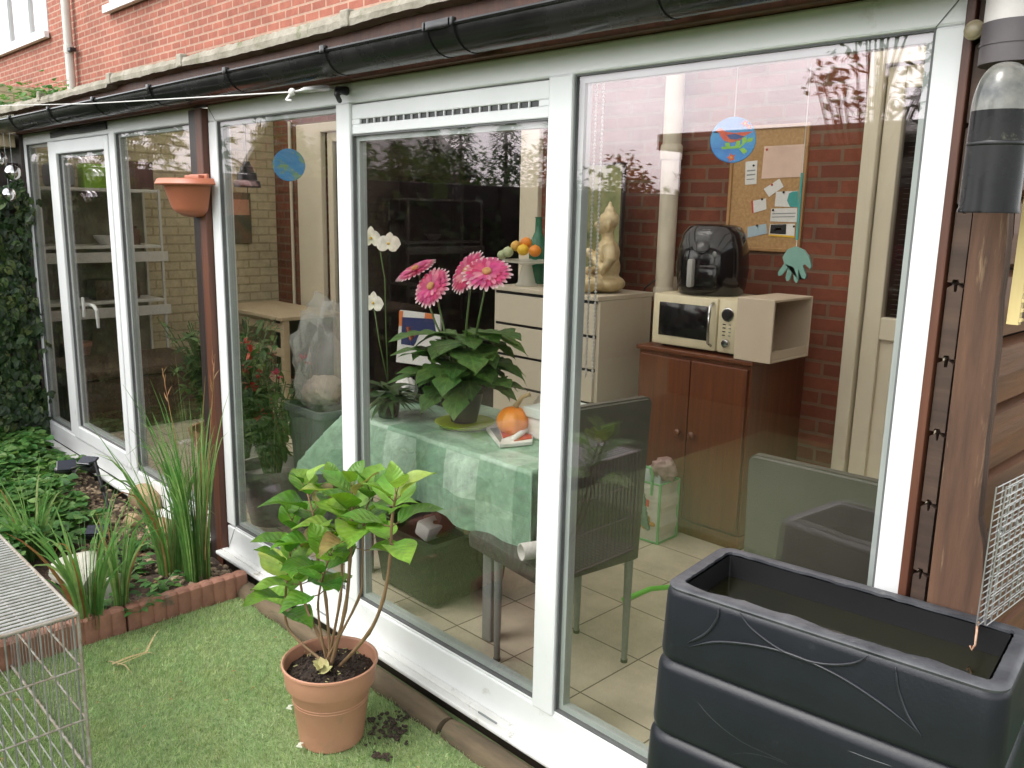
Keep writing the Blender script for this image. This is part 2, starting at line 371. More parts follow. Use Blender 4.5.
def petalmat():
    m, t, N = nt('gerbera_petal'); L = t.links.new
    out = N('ShaderNodeOutputMaterial'); tc = N('ShaderNodeTexCoord'); sp = N('ShaderNodeSeparateXYZ'); L(tc.outputs['UV'], sp.inputs[0])
    r = ramp(N, [(0, (.55,.05,.12)), (.25, (.60,.05,.18)), (.70, (.68,.14,.30)), (.86, (.76,.42,.50)), (1, (.84,.76,.75))]); L(sp.outputs[0], r.inputs[0])
    b = N('ShaderNodeBsdfPrincipled', i={'Roughness': .55}); tl = N('ShaderNodeBsdfTranslucent'); L(r.outputs[0], b.inputs[0]); L(r.outputs[0], tl.inputs[0])
    mx = N('ShaderNodeMixShader', i={0:.25}); L(b.outputs[0], mx.inputs[1]); L(tl.outputs[0], mx.inputs[2]); L(mx.outputs[0], out.inputs[0])
    return m
PET_G = petalmat()
GCENT = mat('gerbera_heart', (.62,.36,.14), (.50,.22,.10), rough=.8, scale=80)
def tilemat():
    m, t, N = nt('floor_tiles'); L = t.links.new
    out = N('ShaderNodeOutputMaterial'); b = N('ShaderNodeBsdfPrincipled', i={'Roughness': .3, 'Specular IOR Level': .45}); L(b.outputs[0], out.inputs[0])
    tc = N('ShaderNodeTexCoord'); mp = N('ShaderNodeMapping', i={'Location': (1.7555+.0025, -.6265+.0025, 0)}); L(tc.outputs['Object'], mp.inputs[0])
    bk = N('ShaderNodeTexBrick', offset=0.0, i={'Color1': (.60,.53,.42,1), 'Color2': (.55,.49,.38,1), 'Mortar': (.11,.085,.06,1), 'Scale': 1, 'Mortar Size': .0032, 'Mortar Smooth': .1, 'Brick Width': .331, 'Row Height': .331}); L(mp.outputs[0], bk.inputs[0])
    nz = N('ShaderNodeTexNoise', i={'Scale': 7, 'Detail': 9, 'Roughness': .65}); L(tc.outputs['Object'], nz.inputs[0])
    mr = N('ShaderNodeMapRange', i={1:.3, 2:.7, 3:.80, 4:1.12}); L(nz.outputs[0], mr.inputs[0])
    hs = N('ShaderNodeHueSaturation'); L(bk.outputs[0], hs.inputs['Color']); L(mr.outputs[0], hs.inputs['Value']); L(hs.outputs[0], b.inputs[0])
    bp = N('ShaderNodeBump', i={'Strength': .4, 'Distance': .003}, invert=True); L(bk.outputs[1], bp.inputs['Height']); L(bp.outputs[0], b.inputs['Normal'])
    return m
TILES = tilemat()
def clothmat():
    m, t, N = nt('patchwork_tablecloth'); L = t.links.new
    out = N('ShaderNodeOutputMaterial'); b = N('ShaderNodeBsdfPrincipled', i={'Roughness': .38, 'Specular IOR Level': .5}); L(b.outputs[0], out.inputs[0])
    tc = N('ShaderNodeTexCoord'); mp = N('ShaderNodeMapping', i={'Scale': (5.2, 6.4, 1), 'Location': (.3,.15,0)}); L(tc.outputs['UV'], mp.inputs[0])
    fl = N('ShaderNodeVectorMath', operation='FLOOR'); L(mp.outputs[0], fl.inputs[0])
    wn = N('ShaderNodeTexWhiteNoise', noise_dimensions='2D'); L(fl.outputs[0], wn.inputs[0])
    r = ramp(N, [(0, (.18,.32,.225)), (.35, (.23,.38,.275)), (.7, (.31,.46,.35)), (1, (.41,.55,.45))]); L(wn.outputs[0], r.inputs[0])
    nz = N('ShaderNodeTexNoise', i={'Scale': 16, 'Detail': 8, 'Roughness': .6, 'Distortion': 1.2}); L(tc.outputs['UV'], nz.inputs[0])
    mr = N('ShaderNodeMapRange', i={1:.3, 2:.7, 3:.72, 4:1.25}); L(nz.outputs[0], mr.inputs[0])
    hs = N('ShaderNodeHueSaturation'); L(r.outputs[0], hs.inputs['Color']); L(mr.outputs[0], hs.inputs['Value']); L(hs.outputs[0], b.inputs[0])
    n2 = N('ShaderNodeTexNoise', i={'Scale': 5, 'Detail': 3}); L(tc.outputs['UV'], n2.inputs[0])
    bp = N('ShaderNodeBump', i={'Strength': .25, 'Distance': .01}); L(n2.outputs[0], bp.inputs['Height']); L(bp.outputs[0], b.inputs['Normal'])
    return m
CLOTH = clothmat()
TURFB = mat('turf_backing', (.16,.23,.095), (.21,.28,.115), rough=.9, scale=60)
LEAF_TURF = leafmat('turf_fibre', [(0, (.24,.355,.14)), (.6, (.38,.50,.225)), (.9, (.48,.58,.30)), (1, (.55,.54,.34))], rough=.5, trans=.25)

# ================================================================== SETTING
m = MB(); m.box(-60, 60, -60, 60, -.35, -.14); struct('ground', m, mat('garden_ground', (.05,.085,.03), (.10,.10,.05), rough=.95, scale=3))
m = MB(); m.box(-3.44, 1.2, -4.5, -.02, -.139, -.1); struct('lawn', m, TURFB)
m = MB(); m.box(-7.6, -.56, .06, 2.39, -.1, 0); struct('floor', m, TILES)
def turf():
    rng = np.random.default_rng(3)
    n = 190000
    x = rng.uniform(-3.42, -.2, n); y = rng.uniform(-2.1, -.06, n)
    # fewer blades where the photograph sees none
    keep = (x < -1.2) | (rng.random(n) < .25)
    x, y = x[keep], y[keep]; n = len(x)
    pr = np.hypot(x+2.26, y+.40); k2 = (pr > .108); x, y = x[k2], y[k2]; n = len(x)
    lo_ = np.sin(x*5.3+np.sin(y*4.1)*1.7)*np.sin(y*6.7+1.2*np.sin(x*3.3)); h = rng.uniform(.010, .024, n)*(1+.28*lo_); a = rng.uniform(0, 2*PI, n); lean = rng.normal(0, .008, n) + .006
    ld = rng.normal(-.6, 1.0, n) + 1.6*np.sin(x*3.1+y*2.2); w = rng.uniform(.0011, .0021, n)
    dx, dy = np.cos(a)*w, np.sin(a)*w
    v = np.empty((n*3, 3)); z0 = np.full(n, -.101)
    v[0::3] = np.stack([x-dx, y-dy, z0], 1); v[1::3] = np.stack([x+dx, y+dy, z0], 1)
    v[2::3] = np.stack([x+np.cos(ld)*lean, y+np.sin(ld)*lean, z0+h], 1)
    me = bpy.data.meshes.new('artificial_grass'); me.vertices.add(n*3); me.vertices.foreach_set('co', v.ravel())
    me.loops.add(n*3); me.loops.foreach_set('vertex_index', np.arange(n*3)); me.polygons.add(n)
    me.polygons.foreach_set('loop_start', np.arange(n)*3); me.polygons.foreach_set('loop_total', np.full(n, 3)); me.update(); me.validate()
    o = bpy.data.objects.new('artificial_grass', me); COL.objects.link(o); me.materials.append(LEAF_TURF)
    tag(o, 'short green artificial grass of the lawn', None, None, 'stuff')
turf()
# raised bed soil, lumpy
def lumpy(x0, x1, y0, y1, z, amp, nx, ny, name, mt, edge=True):
    m = MB(); rnd = random.Random(5)
    for j in range(ny+1):
        for i in range(nx+1):
            m.v.append((x0+(x1-x0)*i/nx, y0+(y1-y0)*j/ny, z + rnd.uniform(-amp, amp)))
    for j in range(ny):
        for i in range(nx):
            a = j*(nx+1)+i; m.face((a, a+1, a+nx+2, a+nx+1))
    return m
struct('flower_bed_soil', lumpy(-6.9, -3.49, -2.6, -.10, -.035, .012, 140, 90, '', None), BEDSOIL, smooth=True)

# ================================================================== HOUSE (behind the conservatory)
def holed(y0, y1, x0, x1, z0, z1, holes, m):
    xs = sorted({x0, x1, *[h[0] for h in holes], *[h[1] for h in holes]}); zs = sorted({z0, z1, *[h[2] for h in holes], *[h[3] for h in holes]})
    for a, b in zip(xs, xs[1:]):
        for c, d in zip(zs, zs[1:]):
            if any(h[0] <= (a+b)/2 <= h[1] and h[2] <= (c+d)/2 <= h[3] for h in holes): continue
            m.box(a, b, y0, y1, c, d)
HY = 2.4
PD = (-6.66, -4.10, 0.0, 2.30)          # patio opening
BD = (-1.86, -.88, 0.0, 2.42)           # back door
W1 = (-17.6, -13.7, 3.96, 5.6); W2 = (-11.35, -9.2, 3.96, 5.6)
m = MB(); holed(HY, HY+.3, -26, -.3, -.1, 7.5, [PD, BD, W1, W2], m)
house = build('brick_house', m, BRICK_H)
tag(house, 'red brick terraced house wall rising behind the glazed lean-to', 'house')
# upstairs windows of the house
def upwin(w, bars):
    x0, x1, z0, z1 = w; f = .09
    m = MB(); m.box(x0, x1, HY-.02, HY+.06, z0, z0+f, .006); m.box(x0, x1, HY-.02, HY+.06, z1-f, z1, .006)
    for x in [x0] + [x0 + (x1-x0)*q - f/2 for q in bars] + [x1-f]: m.box(x, x+f, HY-.018, HY+.058, z0+f, z1-f, .006)
    o = build('window', m, WHITE, house)
    m = MB(); m.box(x0-.06, x1+.06, HY-.09, HY-.021, z0-.07, z0+.02, .008); build('sill', m, WHITE, o)
    m = MB(); m.box(x0+f, x1-f, HY+.02, HY+.026, z0+f, z1-f); build('pane', m, GLASS, o)
    m = MB(); n = 70
    for i in range(n+1):
        x = x0+.05+(x1-x0-.1)*i/n; m.v += [(x, HY+.16+.025*math.sin(i*1.9), z0+.03), (x, HY+.16+.025*math.sin(i*1.9+.3), z1-.02)]
    for i in range(n): m.face((2*i, 2*i+2, 2*i+3, 2*i+1))
    build('curtain', m, CURTAIN, o, smooth=True)
upwin(W1, (.52, .78)); upwin(W2, (.5,))
# dark room behind the patio opening
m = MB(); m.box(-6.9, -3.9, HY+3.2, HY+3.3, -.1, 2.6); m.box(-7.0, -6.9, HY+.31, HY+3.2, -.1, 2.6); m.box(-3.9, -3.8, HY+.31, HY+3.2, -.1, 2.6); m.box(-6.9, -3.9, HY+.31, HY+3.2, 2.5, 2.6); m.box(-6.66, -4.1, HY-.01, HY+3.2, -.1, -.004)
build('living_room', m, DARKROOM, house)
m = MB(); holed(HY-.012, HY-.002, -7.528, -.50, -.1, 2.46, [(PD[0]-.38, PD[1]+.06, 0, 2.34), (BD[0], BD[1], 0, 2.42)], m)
build('shaded_brick_overlay', m, BRICK_I, house)  # overlay on the same wall carrying the shaded brick tone
# patio door frame and glass
m = MB()
m.box(-7.06, -6.66, HY-.05, HY+.02, 0, 2.36, .008); m.box(-4.14, -4.02, HY-.05, HY+.02, 0, 2.36, .008); m.box(-6.66, -4.14, HY-.05, HY+.05, 2.28, 2.36, .008)
m.box(-6.60, -6.52, HY-.02, HY+.05, .02, 2.28, .006); m.box(-4.22, -4.145, HY-.02, HY+.05, .02, 2.28, .006); m.box(-6.52, -4.22, HY-.02, HY+.05, 2.20, 2.279, .006)
pd = build('patio_door', m, CREAM, house)
m = MB(); m.box(-6.52, -4.22, HY+.01, HY+.016, .02, 2.2); build('pane', m, GLASSIN, pd)
# thin white pipe on the red pillar
m = MB(); m.tube([(-7.2, HY-.03, 0), (-7.2, HY-.03, 2.4)], .016, 10); tag(build('pipe', m, CREAM, smooth=True, auto=40), 'thin white pipe running up the red brick pillar', 'pipe')
# back door (cream, tall glass light)
x0, x1 = -1.86, -.88
m = MB(); m.box(x0, x0+.07, HY-.07, HY+.05, 0, 2.42, .006); m.box(x1-.07, x1, HY-.07, HY+.05, 0, 2.42, .006); m.box(x0+.07, x1-.07, HY-.07, HY+.05, 2.35, 2.42, .006)
bd = build('back_door', m, CREAM, house)
m = MB(); a, b = x0+.078, x1-.078
m.box(a, a+.085, HY-.04, HY+.02, .01, 2.34, .006); m.box(b-.085, b, HY-.04, HY+.02, .01, 2.34, .006)
m.box(a+.085, b-.085, HY-.04, HY+.02, 2.24, 2.34, .006); m.box(a+.085, b-.085, HY-.04, HY+.02, 1.07, 1.18, .006); m.box(a+.085, b-.085, HY-.04, HY+.02, .01, .14, .006); m.box(a+.085, b-.085, HY-.015, HY+.01, .14, 1.07)
lf = build('door_leaf', m, CREAM, bd)
m = MB(); m.box(a+.08, b-.08, HY-.01, HY-.002, 1.18, 2.24); build('pane', m, GLASSIN, lf)
m = MB()
for k in range(44): m.box(a+.1, b-.1, HY+.03, HY+.045, 1.19+k*.024, 1.192+k*.024)
build('blind', m, GREYP, lf)
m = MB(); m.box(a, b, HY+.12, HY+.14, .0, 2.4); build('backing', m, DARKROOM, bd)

# house downpipe (upper wall) and the cream pipe inside
m = MB(); X = -12.68
m.tube([(X, HY-.09, 2.6), (X, HY-.09, 7.4)], .055, 16)
for z in (2.95, 3.62, 5.4): m.lathe([(.062, z-.05), (.064, z), (.062, z+.05)], (X, HY-.09, 0), 16)
dp = build('downpipe', m, GRAYPIPE, smooth=True, auto=40); tag(dp, 'pale grey downpipe on the upper brick wall between two windows', 'downpipe')
m = MB(); m.box(X+.05, X+.16, HY-.13, HY-.05, 3.58, 3.63, .01); build('bracket', m, BLACK, dp)
m = MB(); xb = -2.945
m.tube([(xb, HY-.085, 1.2), (xb, HY-.085, 2.75)], .052, 20)
m.tube([(xb, HY-.085, 0), (xb, HY-.085, 1.2)], .055, 20)
for z in (1.22, 2.02): m.lathe([(.060, z-.07), (.062, z-.05), (.062, z), (.058, z+.012)], (xb, HY-.085, 0), 20)
tag(build('drainpipe', m, CREAMPIPE, smooth=True, auto=40), 'cream drainpipe on the red brick wall beside the cork board', 'drainpipe')

# ================================================================== END WALLS
m = MB(); m.box(-7.75, -7.53, .06, HY-.002, -.1, 2.5)
tag(build('end_wall', m, BRICK_C), 'cream painted brick wall behind the shelving unit', 'wall')
# log wall on the right end: boards on edge, seen end-on beside the white frame
m = MB(); bh = .1495; zb = -.114; k = 0; rnd = random.Random(4)
m.box(-.600, -.579, .004, 2.38, -.1, 2.03)
while zb < 2.0:
    x0, x1 = -.604 + rnd.uniform(-.0015,.0015), -.575; z1 = zb + bh - .004
    q = [(x0, -.02, zb), (x0+.008, -.02, zb+.0), (x0+.010, -.02, zb+.006), (x1-.010, -.02, zb+.006), (x1-.008, -.02, zb), (x1, -.02, zb), (x1, -.02, zb+.007), (x1, -.02, z1-.007), (x1-.006, -.02, z1-.003), (x1-.010, -.02, z1), (x1-.011, -.02, z1-.014),
         (x0+.013, -.02, z1-.014), (x0+.012, -.02, z1), (x0+.007, -.02, z1-.003), (x0, -.02, z1-.007)]
    m.prism(q, (0, 2.41, 0)); zb += bh; k += 1
lw = build('log_wall', m, OLDW); tag(lw, 'stacked interlocking dark wooden log boards seen end on beside the white frame', 'wall')
m = MB(); m.box(-.6255, -.6080, -.032, .02, -.1, 2.05, .003)
tag(build('trim_strip', m, BROWNW), 'narrow red brown wooden strip beside the white window frame', 'strip')
m = MB()
rb_ = random.Random(9); rt = []
for i in range(41):
    z = 2.05 - 2.15*i/40; xr = -.505 + .018*(max(0, 1.66-z)/.55 if z > 1.1 else 1) + .030*min(1, max(0, 1.12-z)/.22); rt.append((xr + rb_.uniform(-.0025,.0025) - (.006 if i % 13 == 5 else 0), -.045, z))
m.prism([(-.567, -.045, 2.05)] + rt + [(-.556, -.045, -.1)], (0, .036, 0))
tag(build('corner_board', m, PLANKW), 'wide red brown vertical wooden board at the right corner', 'board')
m = MB()
for k in range(16):
    z = -.1 + k*.138
    m.prism([(-.535, .0, z+.002), (-.508, .0, z+.014), (-.505, .0, z+.07), (-.508, .0, z+.127), (-.535, .0, z+.136)], (0, 2.7, 0))
tag(build('side_cladding', m, SIDEW), 'brown horizontal boarding on the side wall behind the wide board', 'cladding')

# ================================================================== GLAZED FRONT
def bx(x0, x1, y0, y1, z0, z1, b=.004): return MB().box(x0, x1, y0, y1, z0, z1, b)
TOP, HB, BOT, GB = 2.085, 2.012, -.02, .117
gz = thing('glazed_front', 'long white framed glazing of three tall panes with the slotted ventilator', 'window', (-2.2, 0, 0))
m = MB(); m.box(-3.815, -.627, 0, .07, HB, TOP, .006); m.box(-3.815, -3.737, -.001, .069, GB, HB, .005); m.box(-.688, -.627, -.001, .069, GB, HB, .005)
m.box(-3.815, -.627, 0, .07, BOT, GB-.012, .006); m.box(-3.737, -.688, .004, .05, GB-.014, GB, .004)
build('frame', m, WHITE, gz)
for xa, za, xb2, zb2 in ((-.688, HB, -.627, TOP), (-3.737, HB, -3.815, TOP), (-.688, GB-.012, -.627, BOT), (-3.737, GB-.012, -3.815, BOT)):
    m = MB(); u_ = V((xb2-xa, 0, zb2-za)).normalized(); n_ = V((-u_.z, 0, u_.x))*.0009; a_ = V((xa, -.0018, za)); b_ = V((xb2, -.0018, zb2)); m.prism([a_-n_, b_-n_, b_+n_, a_+n_], (0, .001, 0)); build('mitre_joint', m, GASKET, gz)
ML = (-2.772, -2.684); MR = (-1.708, -1.619)
for a, b in (ML, MR):
    m = MB(); m.box(a, b, -.006, .068, GB-.018, HB+.004, .006); build('mullion', m, WHITE, gz)
def pane(root, x0, x1, z0, z1, yg=.017):
    m = MB(); g = .005
    for q in ((x0, x0+g, z0, z1), (x1-g, x1, z0, z1), (x0+g, x1-g, z0, z0+g), (x0+g, x1-g, z1-g, z1)): m.box(q[0], q[1], yg-.012, yg+.012, q[2], q[3])
    build('gasket', m, GASKET, root)
    m = MB(); b2 = .022
    for q in ((x0+g, x0+b2, z0+g, z1-g), (x1-b2, x1-g, z0+g, z1-g), (x0+b2, x1-b2, z0+g, z0+b2), (x0+b2, x1-b2, z1-b2, z1-g)): m.box(q[0], q[1], yg+.004, yg+.034, q[2], q[3])
    build('bead', m, BEAD, root)
    m = MB(); m.box(x0+.004, x1-.004, yg-.006, yg+.010, z0+.004, z1-.004); return build('pane', m, GLASS, root)
pane(gz, -3.737, ML[0], GB, HB); pane(gz, MR[1], -.688, GB, HB); pane(gz, ML[1], MR[0], GB, 1.905)
m = MB(); m.box(ML[1]+.002, MR[0]-.002, .004, .06, 1.906, 1.940, .004); m.box(ML[1]+.002, MR[0]-.002, .004, .06, 1.956, HB-.004, .004)
m.box(ML[1]+.002, -2.635, .004, .06, 1.940, 1.956); m.box(-1.752, MR[0]-.002, .004, .06, 1.940, 1.956)
for k in range(22):
    x = -2.635 + k*(.883/21); m.box(x-.002, x+.002, .006, .012, 1.940, 1.956)
vt = build('ventilator', m, WHITE, gz)
m = MB(); m.box(-2.636, -1.751, .012, .058, 1.940, 1.956); build('slot_backing', m, BLACK, vt)
# white sill board with its drain slots
m = MB(); m.box(-3.84, -.60, -.058, .0, -.040, -.021, .007); m.box(-3.84, -.60, -.03, -.001, -.021, -.012, .003)
sl = build('sill', m, SILLM, gz)
for x in (-1.93, -2.95, -1.1):
    m = MB(); m.box(x, x+.09, -.034, -.0305, -.020, -.014); build('drain_slot', m, GREYP, sl)
m = MB(); m.box(-3.83, -.58, -.015, .05, -.14, -.041); build('plinth', m, DARKW, gz)

g2 = thing('glazed_door_front', 'left white glazing with an opening door and a fixed pane', 'window', (-5, 0, 0))
LM = (-5.02, -4.942)
m = MB(); m.box(-6.55, -3.976, 0, .07, HB+.005, TOP, .006); m.box(-6.09, -6.00, -.001, .069, GB, HB+.005, .005); m.box(-6.55, -3.976, 0, .07, BOT, GB-.012, .006); m.box(-6.55, -3.976, .004, .05, GB-.014, GB, .004); m.box(-6.60, -6.55, 0, .07, BOT, TOP, .005)
build('frame', m, WHITE, g2)
m = MB(); m.box(LM[0], LM[1], -.006, .068, GB-.018, HB+.009, .006); build('mullion', m, WHITE, g2)
m = MB(); a, b = -5.995, -5.025
m.box(a, a+.085, -.012, .055, GB-.01, HB, .006); m.box(b-.06, b, -.012, .055, GB-.01, HB, .006); m.box(a+.085, b-.06, -.012, .055, HB-.075, HB, .006); m.box(a+.085, b-.06, -.012, .055, GB-.01, GB+.075, .006)
dr = build('door', m, WHITE, g2)
pane(dr, a+.085, b-.06, GB+.075, HB-.075)
m = MB(); hx = a+.18; hz = P(82, 308, 1, .0)[2]
m.tube([(hx-.03, .062, hz), (hx-.03, .10, hz), (hx+.03, .105, hz-.005), (hx+.075, .105, hz-.03), (hx+.085, .105, hz-.14)], [.011, .011, .012, .012, .010], 10); m.box(hx-.05, hx-.01, .055, .066, hz-.08, hz+.05, .004)
build('handle', m, WHITE, dr, smooth=True, auto=40)
pane(g2, LM[1], -3.976, GB, HB+.005); pane(g2, -6.55, -6.09, GB, HB+.005)
m = MB(); pts = [(-5.99, -.004, 2.035), (-5.7, -.004, 2.043), (-5.4, -.004, 2.038), (-5.03, -.004, 2.043)]
for p, q in zip(pts, pts[1:]): m.prism([p, q, (q[0], q[1], q[2]+.038), (p[0], p[1], p[2]+.036)], (0, -.006, 0))
build('black_tape', m, BLACK, g2)
m = MB(); m.box(-6.6, -3.98, -.058, .0, -.040, -.021, .007); build('sill', m, SILLM, g2)
m = MB(); m.box(-6.6, -3.98, -.015, .05, -.14, -.041); build('plinth', m, DARKW, g2)
# post between the two glazed fronts
pst = thing('wooden_post', 'tall two tone brown wooden post behind the hanging terracotta planter', 'post', (-3.9, 0, -.1))
m = MB(); m.box(-3.972, -3.885, -.02, .09, -.13, 2.07, .004); build('dark_board', m, DARKW, pst)
m = MB(); m.box(-3.884, -3.818, -.03, .09, -.13, 2.07, .004); build('red_board', m, BROWNW, pst)
# timber above the white header, rafters, roof
m = MB(); m.box(-6.62, -.42, -.035, .05, 2.086, 2.25, .004)
tag(build('wall_plate', m, BROWNW), 'brown wooden beam over the white frames, under the gutter', 'beam')
rf = thing('lean_to_roof', 'shallow lean-to roof with a mossy weathered front edge above the gutter', 'roof', (-3.5, 1.2, 2.4))
def slope(y): return 2.262 + .16*y
m = MB()
m.prism([(-7.75, -.06, slope(-.06)), (-7.75, HY-.004, slope(HY)), (-7.75, HY-.004, slope(HY)+.016), (-7.75, -.06, slope(-.06)+.016)], (7.45, 0, 0)); build('roof_sheet', m, ROOFM, rf)
m = MB(); rnd = random.Random(2); n = 300; w1 = w2 = 0
for i in range(n+1):
    x = -7.75 + 7.45*i/n; w1 += rnd.uniform(-.0018,.0018); w1 *= .9; w2 = .004*math.sin(x*2.3) - (.016 if x < -4.75 else 0)
    z0 = slope(-.06)-.014+w2+w1+rnd.uniform(-.001,.001); z1 = slope(-.06)+.034+w2-w1+rnd.uniform(-.0015,.0015); y0 = -.088+rnd.uniform(-.0012,.0012)
    m.v += [(x, -.030, z0), (x, y0, z0+.003), (x, y0-.003, (z0+z1)/2), (x, y0+.004, z1-.002), (x, -.0605, z1)]
for i in range(n):
    q = 5*i
    for j in range(4): m.face((q+j, q+5+j, q+6+j, q+1+j))
for x in (-2.6, -3.9, -4.75, -5.9, -1.4): m.box(x, x+.05, -.096, -.0606, slope(-.06)-.012, slope(-.06)+.044, .006)
build('roof_edge', m, MOSSY, rf)
for k in range(9):
    x = -7.4 + k*.84
    m = MB(); m.prism([(x, .051, slope(.05)-.082), (x, HY-.005, slope(HY)-.082), (x, HY-.005, slope(HY)-.002), (x, .051, slope(.05)-.002)], (.045, 0, 0)); build('rafter', m, WHITE2, rf)
# inner head board of the house under the roof
m = MB(); m.box(-7.5, -.6, HY-.045, HY-.003, 2.47, 2.60, .005); build('ledger', m, WHITE2, rf)
# gutter
gt = thing('gutter', 'black half-round plastic gutter running along the whole eave', 'gutter', (-3.5, -.14, 2.17))
GY, GZ, GR = -.140, 2.142, .066
m = MB(); prof = []
n = 16
for i in range(n+1):
    t = PI + PI*i/n; prof.append((GY+GR*math.cos(t), GZ+GR*math.sin(t)))
for i in range(n, -1, -1):
    t = PI + PI*i/n; prof.append((GY+(GR-.005)*math.cos(t), GZ+(GR-.005)*math.sin(t)))
m.prism([(-8.6, a, b) for a, b in prof], (8.35, 0, 0))
m.tube([(-8.6, GY-GR, GZ+.002), (-.25, GY-GR, GZ+.002)], .007, 8); m.tube([(-8.6, GY+GR, GZ+.002), (-.25, GY+GR, GZ+.002)], .006, 8)
build('trough', m, BLACKP, gt, smooth=True, auto=35)
def bracket(x, w=.026, r=.010):
    m = MB(); pr = []
    for i in range(n+1):
        t = PI + PI*i/n; pr.append((GY+(GR+r)*math.cos(t), GZ+.008+(GR+r)*math.sin(t)))
    for i in range(n, -1, -1):
        t = PI + PI*i/n; pr.append((GY+(GR+.001)*math.cos(t), GZ+.008+(GR+.001)*math.sin(t)))
    m.prism([(x-w/2, a, b) for a, b in pr], (w, 0, 0)); m.box(x-w/2, x+w/2, GY-GR-.013, GY-GR+.006, GZ-.008, GZ+.018, .004)
    m.box(x-w/2, x+w/2, GY+GR-.004, -.036, GZ-.02, GZ+.012)
    return m
for px in (22, 62, 108, 165, 243, 342, 668, 860): build('bracket', bracket(P(px, {22:118,62:110,108:105,165:98,243:80,342:60,668:15,860:-60}[px], 1, GY)[0]), BLACKP, gt, smooth=True, auto=35)
xu = P(458, 42, 1, GY)[0]
m = bracket(xu-.055, .02, .010); mm = bracket(xu+.055, .02, .010)
k = len(m.v); m.v += mm.v; m.f += [tuple(i+k for i in f) for f in mm.f]; m.uv += mm.uv
mm = bracket(xu, .12, .006); k = len(m.v); m.v += mm.v; m.f += [tuple(i+k for i in f) for f in mm.f]; m.uv += mm.uv
build('union', m, BLACKP, gt, smooth=True, auto=35)
# washing line with its tensioner and the hook
wl = thing('washing_line', 'thin white washing line stretched under the gutter to a metal tensioner', 'washing line', (-4, -.2, 2.1))
A = P(-20, 106, 1, -.235); Cc = P(292, 92, 1, -.235)
m = MB(); m.tube([A, A.lerp(Cc, .5) - V((0,0,.012)), Cc], .0024, 6); build('cord', m, PAPERW, wl)
m = MB(); m.ball(Cc, .013, 8); m.tube([Cc, Cc+V((-.02,-.01,-.025)), Cc+V((.01,-.01,-.03))], .005, 6); build('knot', m, PAPERW, wl, smooth=True)
m = MB(); D = P(334, 88, 1, -.05); m.tube([Cc, P(300, 91, 1, -.225), P(304, 90, 1, -.215), P(326, 88, 1, -.14), D], [.004, .005, .010, .010, .004], 10); build('tensioner', m, METAL, wl, smooth=True)
m = MB(); q = P(347, 91, 1, -.01); e = P(342, 101, 1, -.03)
m.tube([q, q+V((0,-.04,.0)), q.lerp(e,.5)+V((.012,-.04,0)), e+V((0,-.01,0)), e+V((-.012,-.01,.015)), q.lerp(e,.5)+V((-.01,-.03,.0)), q+V((-.008,-.02,-.006))], [.016,.013,.010,.009,.008,.008,.008], 8)
tag(build('hook', m, BLACK, smooth=True), 'small black hook screwed to the white header', 'hook')

# ================================================================== GARDEN OBJECTS
rnd = random.Random(11)
def rv(a=1): return V((rnd.uniform(-a,a), rnd.uniform(-a,a), rnd.uniform(-a,a)))
# log edging under the sill (two logs)
for i, (xa, xb_, lab) in enumerate(((-3.50, -2.02, 'weathered round log under the sill behind the terracotta pot'), (-2.0, -.75, 'weathered round log under the sill, reaching the bottom edge of the photo'))):
    m = MB(); pts = []; rr = []; kk = 22
    for q in range(kk+1):
        x = xa + (xb_-xa)*q/kk; pts.append((x, -.098 + rnd.uniform(-.004,.004), -.092 + rnd.uniform(-.003,.003))); rr.append(.046 + rnd.uniform(-.003,.003) - (.006 if q in (0, kk) else 0))
    m.tube(pts, rr, 18); tag(build('log', m, LOGM, smooth=True, auto=50), lab, 'log', 'logs edging the lawn')
# scalloped clay edging
def edging(y0, y1, lab):
    m = MB(); L = y1-y0; n = 10; top = .006
    pts = []; seg = 80
    for i in range(seg+1):
        t = i/seg; s = abs(math.sin(PI*n*t)); pts.append((-3.449 + .009*s**.6, y0+L*t, top - .004 + .005*s))
    for i in range(seg+1):
        x, y, z = pts[i]; m.v += [(x+.006, y, -.15), (x, y, z-.008), (x-.012, y, z), (-3.492, y, z-.002), (-3.497, y, -.15)]
    for i in range(seg):
        a = 5*i; b = a+5
        for q in range(4): m.face((a+q, b+q, b+q+1, a+q+1))
    m.face((0,1,2,3,4)); m.face(tuple(5*seg+q for q in (4,3,2,1,0)))
    tag(build('clay_edging', m, EDGEM, smooth=True, auto=35), lab, 'edging', 'scalloped clay edging stones')
edging(-.625, -.09, 'scalloped reddish clay edging stone running up to the white sill')
edging(-1.17, -.635, 'scalloped brown clay edging stone beside the wire cage')
edging(-1.715, -1.18, 'scalloped clay edging stone hidden behind the wire cage')

# ---------------------------------------------------------------- potted hydrangea
PC = V((-2.257, -.402, -.1)); SH = .283
pot = thing('potted_hydrangea', 'leafy green hydrangea in a terracotta coloured plastic pot on the artificial grass', 'plant', PC)
m = MB(); m.lathe([(.098, 0), (.106, .004), (.132, .205), (.134, .207), (.145, .208), (.147, .212), (.153, .272), (.158, .276), (.158, .283), (.153, .285), (.148, .280), (.143, .215), (.13, .19), (.10, .02)], PC, 56)
for z in (.152, .162): 
    r = .106 + (.132-.106)*(z-.004)/.201
    m.lathe([(r-.0005, z-.003), (r+.0009, z), (r-.0005, z+.003)], PC, 56)
build('pot', m, TERRA, pot, smooth=True, auto=40)
m = MB(); k0 = 0; NR, NT = 14, 40
for i in range(NR+1):
    for j in range(NT):
        r = .146*i/NR; t = 2*PI*j/NT
        m.v.append((PC.x + r*math.cos(t), PC.y + r*math.sin(t), PC.z + .238 + .022*(1-(i/NR)**2) + rnd.uniform(-.006,.006)))
